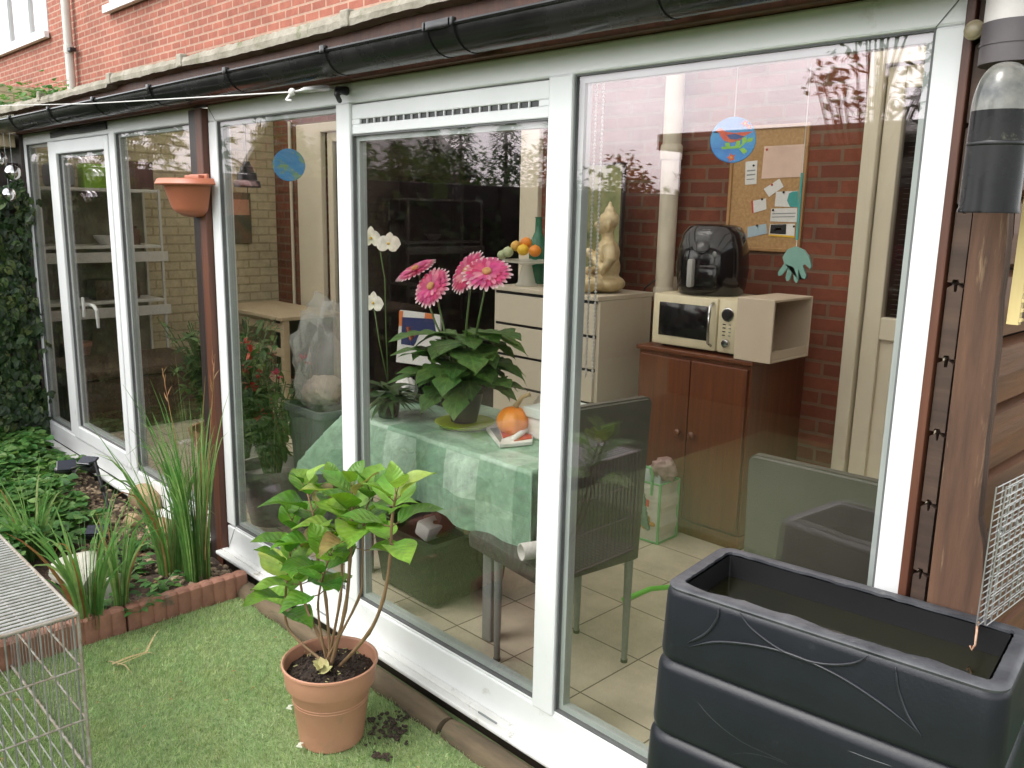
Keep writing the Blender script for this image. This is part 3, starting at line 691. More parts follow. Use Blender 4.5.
for i in range(NR):
    for j in range(NT): m.face((i*NT+j, i*NT+(j+1)%NT, (i+1)*NT+(j+1)%NT, (i+1)*NT+j))
for q in range(260):
    r = .14*math.sqrt(rnd.random()); t = rnd.uniform(0, 2*PI); s = rnd.uniform(.002, .007)
    m.ball((PC.x+r*math.cos(t), PC.y+r*math.sin(t), PC.z+.242+.02*(1-(r/.146)**2)), s, 6, (1, rnd.uniform(.6,1.4), .7))
build('soil', m, SOIL, pot, smooth=False)
m = MB()
for q in range(34):
    r = .13*math.sqrt(rnd.random()); t = rnd.uniform(0, 2*PI); c = V((PC.x+r*math.cos(t), PC.y+r*math.sin(t), PC.z+.262))
    m.tube([c, c+V((rnd.uniform(-.012,.012), rnd.uniform(-.012,.012), .003))], .0016, 5)
for q in range(7):
    c = V((PC.x+.02+rnd.uniform(-.02,.02), PC.y-.04+rnd.uniform(-.02,.02), PC.z+.268)); m.leaf(c, V((rnd.uniform(-1,1), rnd.uniform(-1,1), .5)), V((0,-.4,1)), .045, .035, .2, .2)
tag(build('debris', m, mat('pale_debris', (.42,.45,.18), (.35,.24,.12), rough=.8), pot), kind='stuff')
# stems (pixel way-points read off the photograph, at a depth beside the pot's middle)
stems = [   # (depth offset, way points, radius)
    (-.02, [(331,656), (318,634), (304,600), (297,560), (292,520)], .0052),
    (.02, [(335,652), (326,600), (318,560), (314,520), (306,488)], .0050),
    (0.0, [(338,652), (345,610), (350,560), (352,520), (352,488)], .0058),
    (.05, [(340,648), (358,600), (362,570), (364,520), (372,494)], .0040),
    (-.03, [(344,656), (368,634), (383,600), (390,560), (392,520), (396,494)], .0055),
    (-.06, [(326,660), (300,642), (286,622), (286,590), (290,556)], .0048),
    (.06, [(338,645), (340,600), (342,560), (340,525), (334,490)], .0045),
    (-.07, [(330,660), (322,640), (318,606), (322,580), (330,556)], .0042),
]
sm = MB(); lm = MB(); lt = MB(); tips = []
for dy, wp, rad in stems:
    pts = []
    for q, (px, py) in enumerate(wp):
        tt = q/(len(wp)-1); pts.append(P(px, py, 1, PC.y + dy*tt))
    base = V((PC.x+rnd.uniform(-.02,.02), PC.y+rnd.uniform(-.02,.02), PC.z+.25)); pts[0] = base
    fine = []
    for a in range(len(pts)-1):
        p0 = pts[max(a-1,0)]; p1 = pts[a]; p2 = pts[a+1]; p3 = pts[min(a+2, len(pts)-1)]
        for u in range(5):
            t = u/5; fine.append(.5*((2*p1)+(p2-p0)*t+(2*p0-5*p1+4*p2-p3)*t*t+(3*p1-p0-3*p2+p3)*t**3))
    fine.append(pts[-1])
    nn = len(fine); sm.tube(fine, [rad*(1.15-.55*i/nn)*(1.25 if i % 5 == 0 and i else 1) for i in range(nn)], 8)
    d = (fine[-1]-fine[-4]).normalized()
    ax = rnd.uniform(0, PI)
    for lev in range(5):                     # pairs of leaves, each pair turned a right angle from the last
        i = max(nn-1-lev*2, nn//2); c = fine[min(i, nn-1)] if lev else fine[-1]
        ax += PI/2 + rnd.uniform(-.3,.3)
        for sgn in (0, PI):
            a = ax + sgn + rnd.uniform(-.2,.2)
            out = V((math.cos(a), math.sin(a), 0)); L = (.075, .125, .160, .160, .140, .115)[lev]*rnd.uniform(.85,1.15)
            up = (1.5, .95, .6, .3, .05, -.2)[lev] + rnd.uniform(-.15,.2)
            dd = (out + V((0,0,up)) + d*.2).normalized(); nr = (V((0,0,1)) - out*(.25+up*.4)).normalized()
            pb = c + dd*.022
            sm.tube([c, c+dd*.012, pb+dd*.006], [.0022, .0018, .0016], 5)
            tgt = lt if (lev >= 1 and rnd.random() < .10) else lm
            tgt.leaf(pb, dd, nr, L, L*rnd.uniform(.66,.8), rnd.uniform(.25,.75), rnd.uniform(.2,.55), 11, lambda t: (math.sin(PI*t**.72)**.85)*(1-.12*t)*(1+.035*math.sin(t*55)), .05)
build('stems', sm, STEMB, pot, smooth=True); build('leaves', lm, LEAF_H, pot, smooth=True); build('browned_leaves', lt, LEAF_HT, pot, smooth=True)
# bits lying on the grass
m = MB()
for q in range(90):
    u = rnd.gauss(0, .5); c = P(391 + rnd.gauss(0, 10), 728 + rnd.gauss(0, 9), 2, -.087); s = rnd.uniform(.004,.011)
    m.ball(c, s, 6, (1, rnd.uniform(.6,1.3), .6))
for q in range(16):
    c = P(383 + rnd.gauss(0, 7), 757 + rnd.gauss(0, 2), 2, -.087); m.ball(c, rnd.uniform(.004,.012), 6, (1,1,.6))
tag(build('spilled_soil', m, SOIL), 'dark crumbs of potting soil spilled on the grass beside the pot', None, None, 'stuff')
for px, py, lab in ((286, 708, 'small white fallen petal on the grass left of the pot'), (296, 746, 'small cream fallen petal lying by the foot of the pot')):
    c = P(px, py, 2, -.080); m = MB(); m.leaf(c, V((1,.4,.2)), V((0,0,1)), .026, .020, .3, .4, 5)
    k = MB(); m.leaf(c+V((.005,.004,.004)), V((.3,1,.3)), V((0,0,1)), .02, .014, .3, .4, 5)
    tag(build('fallen_petal', m, PET_O, smooth=True), lab, 'petal', 'fallen petals')
a, b, c = P(112, 664, 2, -.078), P(146, 652, 2, -.074), P(159, 629, 2, -.06)
m = MB(); m.ribbon([a, a.lerp(b,.5)+V((0,0,.004)), b, b.lerp(c,.5)+V((0,0,.006)), c], .011, (0,0,1)); m.ribbon([a+V((.02,.01,0)), b+V((.015,.0,.004)), b+V((.04,.03,.0))], .006, (0,0,1)); m.ribbon([a+V((-.03,.0,0)), a+V((.05,.03,.006)), a+V((.12,.03,.0))], .006, (0,0,1))
tag(build('dry_leaf_blade', m, STRAW), 'dry straw coloured leaf blade lying on the grass near the edging', 'leaf')

# ---------------------------------------------------------------- hanging planter on the post
pl = thing('wall_planter', 'half-round terracotta coloured plastic planter hung on the wooden post', 'planter', (-3.86, -.12, 1.55))
cx_, cz_ = -3.91, 1.625
def half(prof, n=20, sy=.80):
    m = MB(); k = len(prof)
    for r, z in prof:
        for j in range(n+1):
            t = PI + PI*j/n; m.v.append((cx_ + r*math.cos(t), -.032 + r*sy*math.sin(t), cz_+z))
    for i in range(k-1):
        for j in range(n): a = i*(n+1)+j; m.face((a, a+1, a+n+2, a+n+1))
    for i in range(k-1): a = i*(n+1); b = a+n; m.face((b, a, a+n+1, b+n+1))
    m.face(range(n, -1, -1)); return m
build('bowl', half([(.02, -.035), (.07, -.030), (.112, -.008), (.125, .006), (.165, .108), (.17, .112)]), TERRA2, pl, smooth=True, auto=35)
build('rim', half([(.17, .108), (.205, .109), (.209, .114), (.196, .134), (.188, .138), (.172, .138), (.165, .115)]), TERRA2, pl, smooth=True, auto=35)
m = MB(); m.box(cx_-.06, cx_+.13, -.034, -.020, cz_+.09, cz_+.160, .006); m.box(cx_-.05, cx_+.1, -.06, -.03, cz_+.13, cz_+.155, .006); build('back_plate', m, TERRA2, pl)

# ---------------------------------------------------------------- bed planting
def clump(name, base, n, H, spread, lean, lab, group, dry=.12, w=.008, seed=1, r0=.05):
    rr = random.Random(seed); g = MB(); d = MB()
    root = thing(name, lab, 'ornamental grass', base, group)
    for q in range(n):
        a = rr.uniform(0, 2*PI); r = r0*math.sqrt(rr.random()); c = V(base) + V((r*math.cos(a), r*math.sin(a), 0))
        h = H*rr.uniform(.45, 1.0); out = V((math.cos(a), math.sin(a), 0))*spread*rr.uniform(.2,1.1)*h + V(lean)*h
        bend = rr.uniform(.0,.45)*h; pts = []
        for i in range(8):
            t = i/7; pts.append(c + out*(t**1.8) + V((0,0,h*t - bend*t**4)))
        (d if rr.random() < dry else g).ribbon(pts, w*rr.uniform(.7,1.3), V((math.cos(a+1.3), math.sin(a+1.3), .2)))
    build('blades', g, LEAF_GR, root); 
    if d.f: build('dry_blades', d, LEAF_DRY, root)
    return root
GG = 'ornamental grass clumps in the flower bed'
big = clump('grass_clump', P(198, 582, 2, -.05), 160, 1.08, .17, (-.05,-.02,0), 'tallest dense grass clump growing in front of the wooden post', GG, .03, .0085, 3, .055)
# flowering stalks of the tall clump
m = MB()
for (px, py), (tx, ty), dy in (((195,560), (162,368), 0), ((205,560), (215,354), .02)):
    y0 = -.24 + dy; a = P(px, py, 1, -.24); c = P(tx, ty, 1, y0); mid = a.lerp(c, .55) + V((.0,0,.05)); pts = [a, mid, c]
    m.tube(pts, [.0028, .002, .0012], 5)
    for q in range(6):
        p = mid.lerp(c, .55+.45*q/6); m.leaf(p, (c-mid).normalized()+rv(.45), V((0,-1,.3)), .055, .009, .3, .1, 4)
build('seed_stalks', m, LEAF_DRY, big)
clump('grass_clump', P(172, 577, 2, -.05), 60, .80, .30, (-.10,-.05,0), 'thin pale grass clump left of the tallest clump', GG, .15, .010, 5, .05)
clump('grass_clump', P(90, 627, 2, -.05), 60, .66, .42, (-.05,.02,0), 'arching grass clump at the left end of the edging, beside the cage corner', GG, .06, .013, 6, .045)
clump('grass_clump', P(122, 615, 2, -.05), 34, .66, .30, (.02,.03,0), 'narrow upright grass clump behind the joint in the clay edging', GG, .06, .012, 7, .025)
clump('grass_clump', P(34, 562, 2, -.05), 46, .62, .45, (-.02,-.02,0), 'leaning grass clump at the left edge behind the cage', GG, .08, .014, 8, .05)
# small leafy plants in the soil
for i, (px, py, sz, nl, lab) in enumerate(((150, 548, .10, 34, 'small dark leafy plant by the tan stones'), (178, 556, .09, 26, 'low plant with pointed leaves right of the tan stones'), (104, 606, .11, 18, 'broad leaved seedling between the two front grass clumps'), (140, 612, .08, 14, 'tiny seedling close to the clay edging'), (128, 578, .12, 34, 'bushy low plant in the middle of the bare soil'), (160, 590, .09, 24, 'low leafy plant behind the long clay edging stone'), (60, 545, .14, 40, 'broad low plant left of the pale boulder'), (104, 560, .11, 30, 'leafy plant behind the pale boulder'))):
    c = P(px, py, 2, -.03); root = thing('bed_plant', lab, 'plant', c, 'small plants in the flower bed'); lm2 = MB(); s2 = MB()
    for q in range(nl):
        a = rnd.uniform(0, 2*PI); o = V((math.cos(a), math.sin(a), rnd.uniform(.3,1.2))).normalized(); p = c + o*sz*rnd.uniform(.3,1.1)
        s2.tube([c, p], .0015, 5); lm2.leaf(p, V((o.x,o.y,.1)), V((0,0,1)), sz*.5, sz*.36, .5, .2, 5)
    build('leaves', lm2, LEAF_GC, root, smooth=True); build('stalks', s2, STEMG, root)
# ground cover
m = MB(); rr = random.Random(21)
for q in range(7400):
    x = rr.uniform(-6.6, -3.75); y = rr.uniform(-1.9, -.16)
    # bare soil strip and gravel towards the glass and the right end
    if x > -4.45 and y > -.55 + (x+4.45)*-.9: continue
    if y > -.36 and x > -5.3: continue
    if x > -3.80 and rr.random() < .7: continue
    hh = .05 + .08*(.5+.5*math.sin(x*7+math.cos(y*6)*2)) + rr.uniform(-.03,.05)
    c = V((x, y, -.03 + max(.01, hh))); a = rr.uniform(0, 2*PI); s = rr.uniform(.035, .075)
    nr = V((rr.gauss(0,.35), rr.gauss(0,.35)-.15, 1)).normalized(); d = V((math.cos(a), math.sin(a), rr.uniform(-.1,.25)))
    for ang in ((-.9, 0, .9) if rr.random() < .6 else (0,)):      # three-lobed leaves among plain ones
        dd = Matrix.Rotation(ang, 3, 'Z') @ d
        m.leaf(c, dd, nr, s, s*.8, .25, .15, 4)
tag(build('ground_cover', m, LEAF_GC, smooth=True), 'low green leafy ground cover filling the flower bed', None, None, 'stuff')
m = MB()
for q in range(900):
    x = rr.uniform(-6.4, -3.55); y = rr.uniform(-.36, -.10) if rr.random() < .7 else rr.uniform(-.75, -.1)
    if y < -.36 and x < -4.5: continue
    m.ball((x, y, -.03), rr.uniform(.006,.020), 6, (1, rr.uniform(.6,1.3), .6))
tag(build('bed_gravel', m, mat('gravel', (.36,.28,.18), (.16,.11,.07), rough=.9, scale=30, lo=.4, hi=.6)), 'loose gravel and bark chips along the foot of the glazing', None, None, 'stuff')
def rock(name, c, r, sc, mt, lab, group, seed):
    q = random.Random(seed); bm = bmesh.new(); bmesh.ops.create_icosphere(bm, subdivisions=3, radius=1)
    ds = [(V((q.gauss(0,1), q.gauss(0,1), q.gauss(0,1))).normalized(), q.uniform(.62,.95)) for _ in range(14)]
    m = MB()
    for v in bm.verts:
        p = v.co.copy()
        for d, h in ds:
            e = p.dot(d)
            if e > h: p -= d*(e-h)*.85
        p = V((p.x*sc[0], p.y*sc[1], p.z*sc[2]))*r; m.v.append(tuple(V(c)+p))
    bm.verts.index_update()
    for f in bm.faces: m.face([v.index for v in f.verts])
    bm.free(); return tag(build(name, m, mt, smooth=True, auto=28), lab, 'stone', group)
SG = 'stones in the flower bed'
rock('stone', P(146, 500, 2, .0), .13, (1.2, .7, .7), ROCK, 'largest tan stone leaning at the foot of the white sill', SG, 1)
rock('stone', P(163, 530, 2, -.02), .10, (1.2, .8, .6), ROCK, 'flat tan stone below the largest one', SG, 2)
rock('stone', P(133, 522, 2, -.02), .07, (1, .8, .7), ROCK, 'small tan stone left of the flat stone', SG, 3)
rock('stone', P(80, 572, 2, .03), .15, (1.15, .8, .75), ROCKW, 'pale grey speckled boulder behind the front grass clumps', SG, 4)
rock('stone', P(112, 590, 2, -.01), .085, (.8, .9, 1.0), ROCKW, 'pale angular stone beside the speckled boulder', SG, 6)
# solar spotlights on a stake
def spot(base, heads, lab, hh):
    root = thing('solar_spotlight', lab, 'garden light', base, 'solar garden spotlights')
    m = MB(); top = V(base)+V(hh); m.tube([base, V(base).lerp(top, .6)+V((-.01,0,0)), top], [.009, .010, .010], 10); m.lathe([(.013,-.01),(.016,0),(.013,.02)], V(base).lerp(top,.45), 12); build('stake', m, BLACK, root, smooth=True, auto=40)
    for (off, d, pn) in heads:
        c = top + V(off); d = V(d).normalized(); h = MB()
        h.tube([c-d*.055, c-d*.05, c+d*.03, c+d*.05], [.018, .026, .028, .031], 18); h.tube([top, c], .007, 8)
        ho = build('lamp_head', h, BLACK, root, smooth=True, auto=40)
        l = MB(); l.tube([c+d*.0505, c+d*.053], [.027, .022], 16)
        l.tube([c+d*.0535, c+d*.056], [.008,.008], 8); build('lens', l, CHROME, ho, smooth=True, auto=40)
        pnl = MB(); q = V(pn).to_track_quat('Z', 'Y').to_matrix().to_4x4(); q.translation = c + V(pn).normalized()*.05 - d*.01
        pnl.box(-.05, .05, -.033, .033, -.006, .006, .003, q); pnl.tube([c, q.translation], .006, 6); build('solar_panel', pnl, mat('solar_cell', (.02,.024,.04), (.012,.014,.022), rough=.15), ho)
sb = P(110, 512, 1, -.28); st = P(95, 462, 1, -.28)
spot(sb, [(P(66, 470, 1, -.33)-st, (-.75,-.62,-.16), (.62,-.25,.75)), (P(90, 467, 1, -.27)-st, (-.95,-.15,.02), (.25,-.35,.9))], 'twin black solar spotlights on one stake above the ground cover', st-sb)
sb2 = P(122, 566, 2, -.03); st2 = P(112, 536, 1, sb2.y)
spot(sb2, [(P(97, 537, 1, sb2.y)-st2, (-.9,-.35,.12), (.3,-.2,1))], 'single dark solar spotlight low in the bed behind the grass', st2-sb2)

# ---------------------------------------------------------------- ivy fence at the left and baubles
fl = thing('ivy_fence', 'left boundary fence thickly covered in dark ivy beside the glazing', 'fence', (-6.7, -1, -.14))
m = MB()
for k in range(14): m.box(-6.72, -6.69, -9.0 + k*.645, -9.0 + k*.645 + .62, -.14, 1.9, .003)
m.box(-7.7, -6.602, -.02, .05, -.14, 2.1, .003)
build('fence_boards', m, DARKW, fl)
m = MB(); rr = random.Random(31)
for q in range(9000):
    y = rr.uniform(-2.2, .02) if q < 7200 else rr.uniform(-9, -2.2); z = rr.uniform(-.13, 1.82 + .08*math.sin(y*9)); x = -6.66 + abs(rr.gauss(0, .06)) + .04*math.sin(z*9+y*5)
    s = rr.uniform(.045,.075)
    s = rr.uniform(.03,.06) if rr.random() < .5 else rr.uniform(.06,.085); d0 = V((rr.uniform(-.1,.5), rr.gauss(0,.7), -1)).normalized(); n0 = V((1, rr.gauss(0,.45), rr.uniform(.1,.7))).normalized()
    for ang, q2 in ((0, 1.0), (.95, .72), (-.95, .72)):
        m.leaf((x, y, z), Matrix.Rotation(ang, 3, n0) @ d0, n0, s*q2, s*.62*q2, .3, .2, 3, lambda t: math.sin(PI*min(1, .22+t*.78))**.8)
build('ivy', m, LEAF_IVY, fl, smooth=False)
for px, py, r in ((13, 173, .047), (9, 195, .042), (0, 159, .044)):
    c = P(px, py, 1, -.22); m = MB(); m.ball(c, r, 16, (1,1,1.08)); lab = {13: 'middle silver bauble hanging before the ivy', 9: 'lowest silver bauble hanging before the ivy', 0: 'silver bauble cut by the left photo edge'}[px]
    o = build('bauble', m, CHROME, smooth=True); tag(o, lab, 'bauble', 'silver baubles before the ivy')
    OFF.setdefault(o.name, V((0,0,0))); m = MB(); m.tube([c+V((0,0,r)), V((c.x, c.y, 2.06))], .0016, 5); build('string', m, GREYP, o)
m = MB(); m.box(-8.5, -6.62, -.20, -.04, 2.0, 2.085, .005); tag(build('eave_board', m, PALEW), 'pale wooden board under the gutter above the ivy', 'board')
rc = thing('roof_creeper', 'pale green creeper growing over the roof edge at the far left', 'plant', (-7.2, 0, 2.3))
m = MB()
for q in range(900):
    x = rr.uniform(-9.2, -5.6); f = max(0, min(1, (-5.4-x)/1.2)); c = V((x, rr.uniform(-.1,.35), 2.27 + f*abs(rr.gauss(0,.075)))); a = rr.uniform(0, 2*PI)
    m.leaf(c, V((math.cos(a), math.sin(a), rr.uniform(-.2,.6))), V((0,-.4,1)), .055, .038, .3, .2, 4)
build('leaves', m, LEAF_GC, rc, smooth=True)
m = MB(); m.tube([(-9.2, .1, 2.28), (-7.5, .0, 2.30), (-5.7, .05, 2.27)], .008, 6); build('stem', m, BARK, rc)

# ---------------------------------------------------------------- wire cage
cg = thing('wire_cage', 'wire pet cage with pale bars and rusty rails on the grass', 'cage', (-2.95, -1.35, -.1))
DARKWIRE = mat('dull_wire', (.22,.22,.215), (.36,.35,.34), rough=.45, metal=.3, scale=14)
cx0, cx1, cy0, cy1, cz0, cz1 = -3.50, -2.575, -1.62, -1.065, -.088, .445
def bars(lst, r, name, mt, n=6):
    m = MB()
    for a, b in lst: m.tube([a, b], r, n)
    return build(name, m, mt, cg, smooth=True, auto=50)
n = int((cx1-cx0)/.0245); bars([((cx0+.0245*i, cy0, cz1), (cx0+.0245*i, cy1, cz1)) for i in range(n+1)], .0042, 'top_bars', CAGEM)
n = int((cy1-cy0)/.030); bars([((cx1, cy0+.030*i, cz0), (cx1, cy0+.030*i, cz1)) for i in range(n+1)], .0026, 'side_bars', DARKWIRE)
bars([((cx0, cy0+.030*i, cz0), (cx0, cy0+.030*i, cz1)) for i in range(n+1)], .0019, 'far_side_bars', DARKWIRE)
n = int((cx1-cx0)/.042)
bars([((cx0+.042*i, cy1, cz0), (cx0+.042*i, cy1, cz1)) for i in range(n+1)], .0017, 'back_bars', DARKWIRE)
bars([((cx0+.042*i, cy0, cz0), (cx0+.042*i, cy0, cz1)) for i in range(n+1)], .0017, 'front_bars', DARKWIRE)
ed = []
for z in (cz0, cz1): ed += [((cx0,cy0,z),(cx1,cy0,z)), ((cx0,cy1,z),(cx1,cy1,z)), ((cx0,cy0,z),(cx0,cy1,z)), ((cx1,cy0,z),(cx1,cy1,z))]
for x in (cx0, cx1):
    for y in (cy0, cy1): ed.append(((x,y,cz0),(x,y,cz1)))
bars(ed, .0055, 'frame', RUSTM, 8)
hz = []
for z in (.10, .27): hz += [((cx0,cy0,z),(cx1,cy0,z)), ((cx0,cy1,z),(cx1,cy1,z)), ((cx0,cy0,z),(cx0,cy1,z)), ((cx1,cy0,z),(cx1,cy1,z))]
for x in (-2.82, -3.05, -3.28): hz.append(((x, cy0, cz1-.004), (x, cy1, cz1-.004)))
for y in (-1.2, -1.34, -1.48): hz.append(((cx0, y, cz1-.005), (cx1, y, cz1-.005)))
bars(hz, .0034, 'cross_rails', RUSTM, 8)
m = MB(); m.box(cx0+.03, cx1-.03, cy0+.03, cy1-.03, -.086, -.078)
build('floor_grid_plate', m, RUSTM, cg) if False else None
bars([((cx0, cy0+.03+.03*i, -.075), (cx1, cy0+.03+.03*i, -.075)) for i in range(17)], .0022, 'floor_bars', CAGEM)

# ---------------------------------------------------------------- water tank
tk = thing('water_tank', 'black plastic water tank with open top and dark water inside', 'water tank', (-.661, -.215, -.1))
TROT = math.radians(6.5); TC = V((-.661, -.215, 0)); TM = Matrix.Rotation(TROT, 3, 'Z')
tk.rotation_euler = (0, 0, TROT)
TX0, TX1, TY0, TY1, TZ = -.982, -.350, -.353, -.077, .890
def rrect(x0, x1, y0, y1, r, n=6, mid=0):
    o = []
    for cx, cy, a in ((x1-r, y0+r, -PI/2), (x1-r, y1-r, 0), (x0+r, y1-r, PI/2), (x0+r, y0+r, PI)):
        for i in range(n+1): t = a + PI/2*i/n; o.append((cx+r*math.cos(t), cy+r*math.sin(t)))
    if mid:
        q = []
        for i, p in enumerate(o):
            q.append(p); e = o[(i+1) % len(o)]
            if math.hypot(e[0]-p[0], e[1]-p[1]) > .1: q += [(p[0]+(e[0]-p[0])*k/(mid+1), p[1]+(e[1]-p[1])*k/(mid+1)) for k in range(1, mid+1)]
        o = q
    return o
def loft(m, rings, cap0=False, cap1=False):
    k = len(m.v); n = len(rings[0])
    for r in rings: m.v += r
    for i in range(len(rings)-1):
        for j in range(n): m.face((k+i*n+j, k+i*n+(j+1)%n, k+(i+1)*n+(j+1)%n, k+(i+1)*n+j))
    if cap0: m.face(range(k+n-1, k-1, -1))
    if cap1: m.face([k+(len(rings)-1)*n+j for j in range(n)])
def ring(z, off, r=.035): return [(x, y, z) for x, y in rrect(TX0-off, TX1+off, TY0-off, TY1+off, max(.004, r+off))]
m = MB(); prof = [(-.1, .02)]; band = .166; tops = [TZ - .004 - i*band for i in range(6)]
lv = []
for i, tz in enumerate(tops):
    gr = .012*i*.8; bz = max(tz-band, -.1)
    lv += [(tz, gr-.004), (tz-.008, gr+.004), (tz-.018, gr+.007), (bz+.022, gr+.012), (bz+.010, gr+.010), (bz+.003, gr+.002)]
lv = [q for q in lv if q[0] > -.099] + [(-.1, .06)]
loft(m, [ring(z, o) for z, o in lv][::-1], cap0=True)
build('body', m, TANKM, tk, smooth=True, auto=40)
m = MB(); rj = random.Random(17)
def mring(z, off, j=0):
    o = []
    for x, y in rrect(TX0-off, TX1+off, TY0-off, TY1+off, max(.004, .035+off), 6, 30):
        dx = j*rj.uniform(-.0007,.0007); dy = j*(rj.uniform(-.0016,.0016) + (.004*math.sin(x*23)+.003*math.sin(x*51) if y < -.2 else 0)); o.append((x+dx, y+dy, z + j*rj.uniform(-.0012,.0012)))
    return o
rg = [mring(TZ-.012, .001), mring(TZ-.004, .004), mring(TZ, .0), mring(TZ+.002, -.008)]; r5 = mring(TZ+.001, -.026, 1); rg += [r5, [(x, y, z-.006) for x, y, z in r5]]
loft(m, rg, False, False); build('rim', m, RIMM, tk, smooth=True, auto=60)
m = MB(); loft(m, [ring(TZ-.40, -.036), ring(TZ-.005, -.0312)], True, False); build('liner', m, BLACK, tk)
m = MB(); m.poly(ring(TZ-.055, -.0325)); build('water', m, WATER, tk)
# moulded branch-like ridges on the front
RIDGEM = mat('lit_tank_ridge', (.022,.024,.030), (.011,.012,.016), rough=.32, scale=12)  # ridges lighter than the body: the light they catch, put into the colour
def ridge(pts, r=.0034):
    o = []
    for px, py in pts:
        n_ = TM @ V((0,-1,0)); q0 = TC + TM @ V((0, TY0-.012-TC.y, 0)); d_ = P(px, py, 1, 0) - CAM; w_ = CAM + d_*((q0-CAM).dot(n_)/d_.dot(n_)); o.append(TC + TM.transposed() @ (w_-TC))
    f = []
    for a in range(len(o)-1):
        p0 = o[max(a-1,0)]; p1 = o[a]; p2 = o[a+1]; p3 = o[min(a+2, len(o)-1)]
        for u in range(6):
            t = u/6; f.append(.5*((2*p1)+(p2-p0)*t+(2*p0-5*p1+4*p2-p3)*t*t+(3*p1-p0-3*p2+p3)*t**3))
    f.append(o[-1]); n = len(f); m = MB()
    m.tube([(p.x, TY0-.008 - max(0, (TZ-p.z))*.035, p.z) for p in f], [r*max(.25, min(1, 6*min(i, n-1-i)/n)) for i in range(n)], 8); return m
for pts in ([(738,612), (752,630), (785,653), (820,664), (852,664), (868,656)], [(687,643), (705,634), (716,620), (718,608)], [(689,647), (720,642), (775,650), (830,672), (880,703), (922,736)], [(895,668), (898,690), (908,716), (922,737)], [(686,684), (710,714), (740,738), (775,755), (806,768)], [(722,756), (745,751), (775,757), (800,768)], [(842,747), (870,758), (900,768)]):
    build('ridge', ridge(pts, .0028), RIDGEM, tk, smooth=True)
# rusty wire hook over the rim
h0 = P(977, 626, 2, TZ+.004); m = MB(); m.tube([h0+V((-.004,.022,-.012)), h0+V((-.002,.014,.002)), h0, h0+V((.004,-.012,-.006)), h0+V((.006,-.018,-.03)), h0+V((.002,-.020,-.042)), h0+V((-.002,-.020,-.034))], .0022, 6)
tag(build('wire_hook', m, mat('rusty_wire', (.50,.34,.24), (.32,.16,.09), rough=.6, scale=60), smooth=True), 'bent rusty wire hook hanging over the tank rim', 'hook')

# ---------------------------------------------------------------- things on the right-hand corner
mg = thing('wire_grid', 'grey wire mesh grid panels leaning at the corner behind the tank', 'wire grid', (-.42, -.08, .9))
def grid(o, ux, uz, nx, nz, sx, sz, r, name):
    m = MB(); o, ux, uz = V(o), V(ux).normalized(), V(uz).normalized()
    for i in range(nx+1): m.tube([o+ux*sx*i, o+ux*sx*i+uz*sz*nz], r*1.2, 6)
    nrm = ux.cross(uz).normalized()*r*1.8
    for j in range(nz+1): m.tube([o+uz*sz*j+nrm, o+ux*sx*nx+uz*sz*j+nrm], r, 6)
    build(name, m, METAL, mg, smooth=True, auto=50)
grid((-.447, -.112, .897), (.06, 1, 0), (.0, .02, 1), 9, 21, .034, .0130, .0012, 'front_panel')
grid((-.436, -.100, .897), (.05, 1, 0), (.0, .05, 1), 9, 14, .030, .0195, .0013, 'rear_panel')
for px, py in ((1000, 532), (1017, 522)):
    m = MB(); c = P(px, py, 0, -.441); m.tube([c + V((.0, math.cos(t)*.009, math.sin(t)*.011)) for t in [i*.7 for i in range(11)]], .0022, 6); build('clip', m, METAL, mg, smooth=True)
bt = thing('notched_batten', 'pale yellow notched wooden batten hanging beside the corner board', 'batten', P(1012, 270, 1, -.03))
m = MB(); a, b = P(1006, 324, 1, -.05), P(1024, 196, 1, -.05); u = (b-a).normalized(); v = V((1,0,0)) - u*u.x; v.normalize()
m.prism([a, a+v*.020, b+v*.020, b], (0, .016, 0)); build('strip', m, YELW, bt)
m = MB()
for q in range(13):
    c = a.lerp(b, (q+.5)/13) + v*.0205; m.prism([c-u*.004, c-u*.002+v*.004, c+u*.002+v*.004, c+u*.004], (0, .014, 0))
build('teeth', m, YELW, bt)
cv = thing('domed_cover', 'glossy black domed plastic cover at the corner under the grey pipe', 'cover', P(990, 150, 1, -.14))
m = MB(); cc = P(988, 213, 1, -.14); r = .0475; prof = [(r*1.03, 0), (r*1.03, .004), (r, .01), (r*.985, .17)]
m.lathe(prof, cc, 36); build('shell', m, mat('weathered_black_shell', (.006,.006,.0065), (.02,.02,.02), rough=.26, spec=.16, scale=9, detail=9, dirt=((.16,.15,.11), 16, .60), rvar=.15), cv, smooth=True, auto=40)
m = MB(); dp_ = [(r*.985, .1702)]
for i in range(1, 13): t = PI/2*i/12; dp_.append((max(1e-4, r*.985*math.cos(t)**.72), .1702 + .080*math.sin(t)))
m.lathe(dp_, cc, 36); build('dome_cap', m, mat('mottled_glossy_dome', (.07,.075,.075), (.22,.21,.18), rough=.14, scale=14, detail=10, dirt=((.42,.38,.30), 24, .63), rvar=.06), cv, smooth=True, auto=40)
m = MB(); m.lathe([(r*.992, .112), (r*1.008, .114), (r*1.008, .118), (r*.988, .120)], cc, 36); build('seam_band', m, BLACK, cv, smooth=True)
pp = thing('corner_pipe', 'pale grey pipe with dark coupling at the top right corner', 'pipe', P(1005, 40, 1, -.1))
c = P(1016, 44, 1, -.06); pxr = .055
m = MB(); m.tube([(c.x, c.y, c.z-.035), (c.x, c.y, c.z+.035)], pxr*1.03, 28); m.tube([(c.x, c.y, c.z-.004), (c.x, c.y, c.z+.0)], pxr*1.06, 28); build('coupling', m, mat('dark_coupling', (.05,.04,.045), (.08,.07,.07), rough=.5), pp, smooth=True, auto=40)
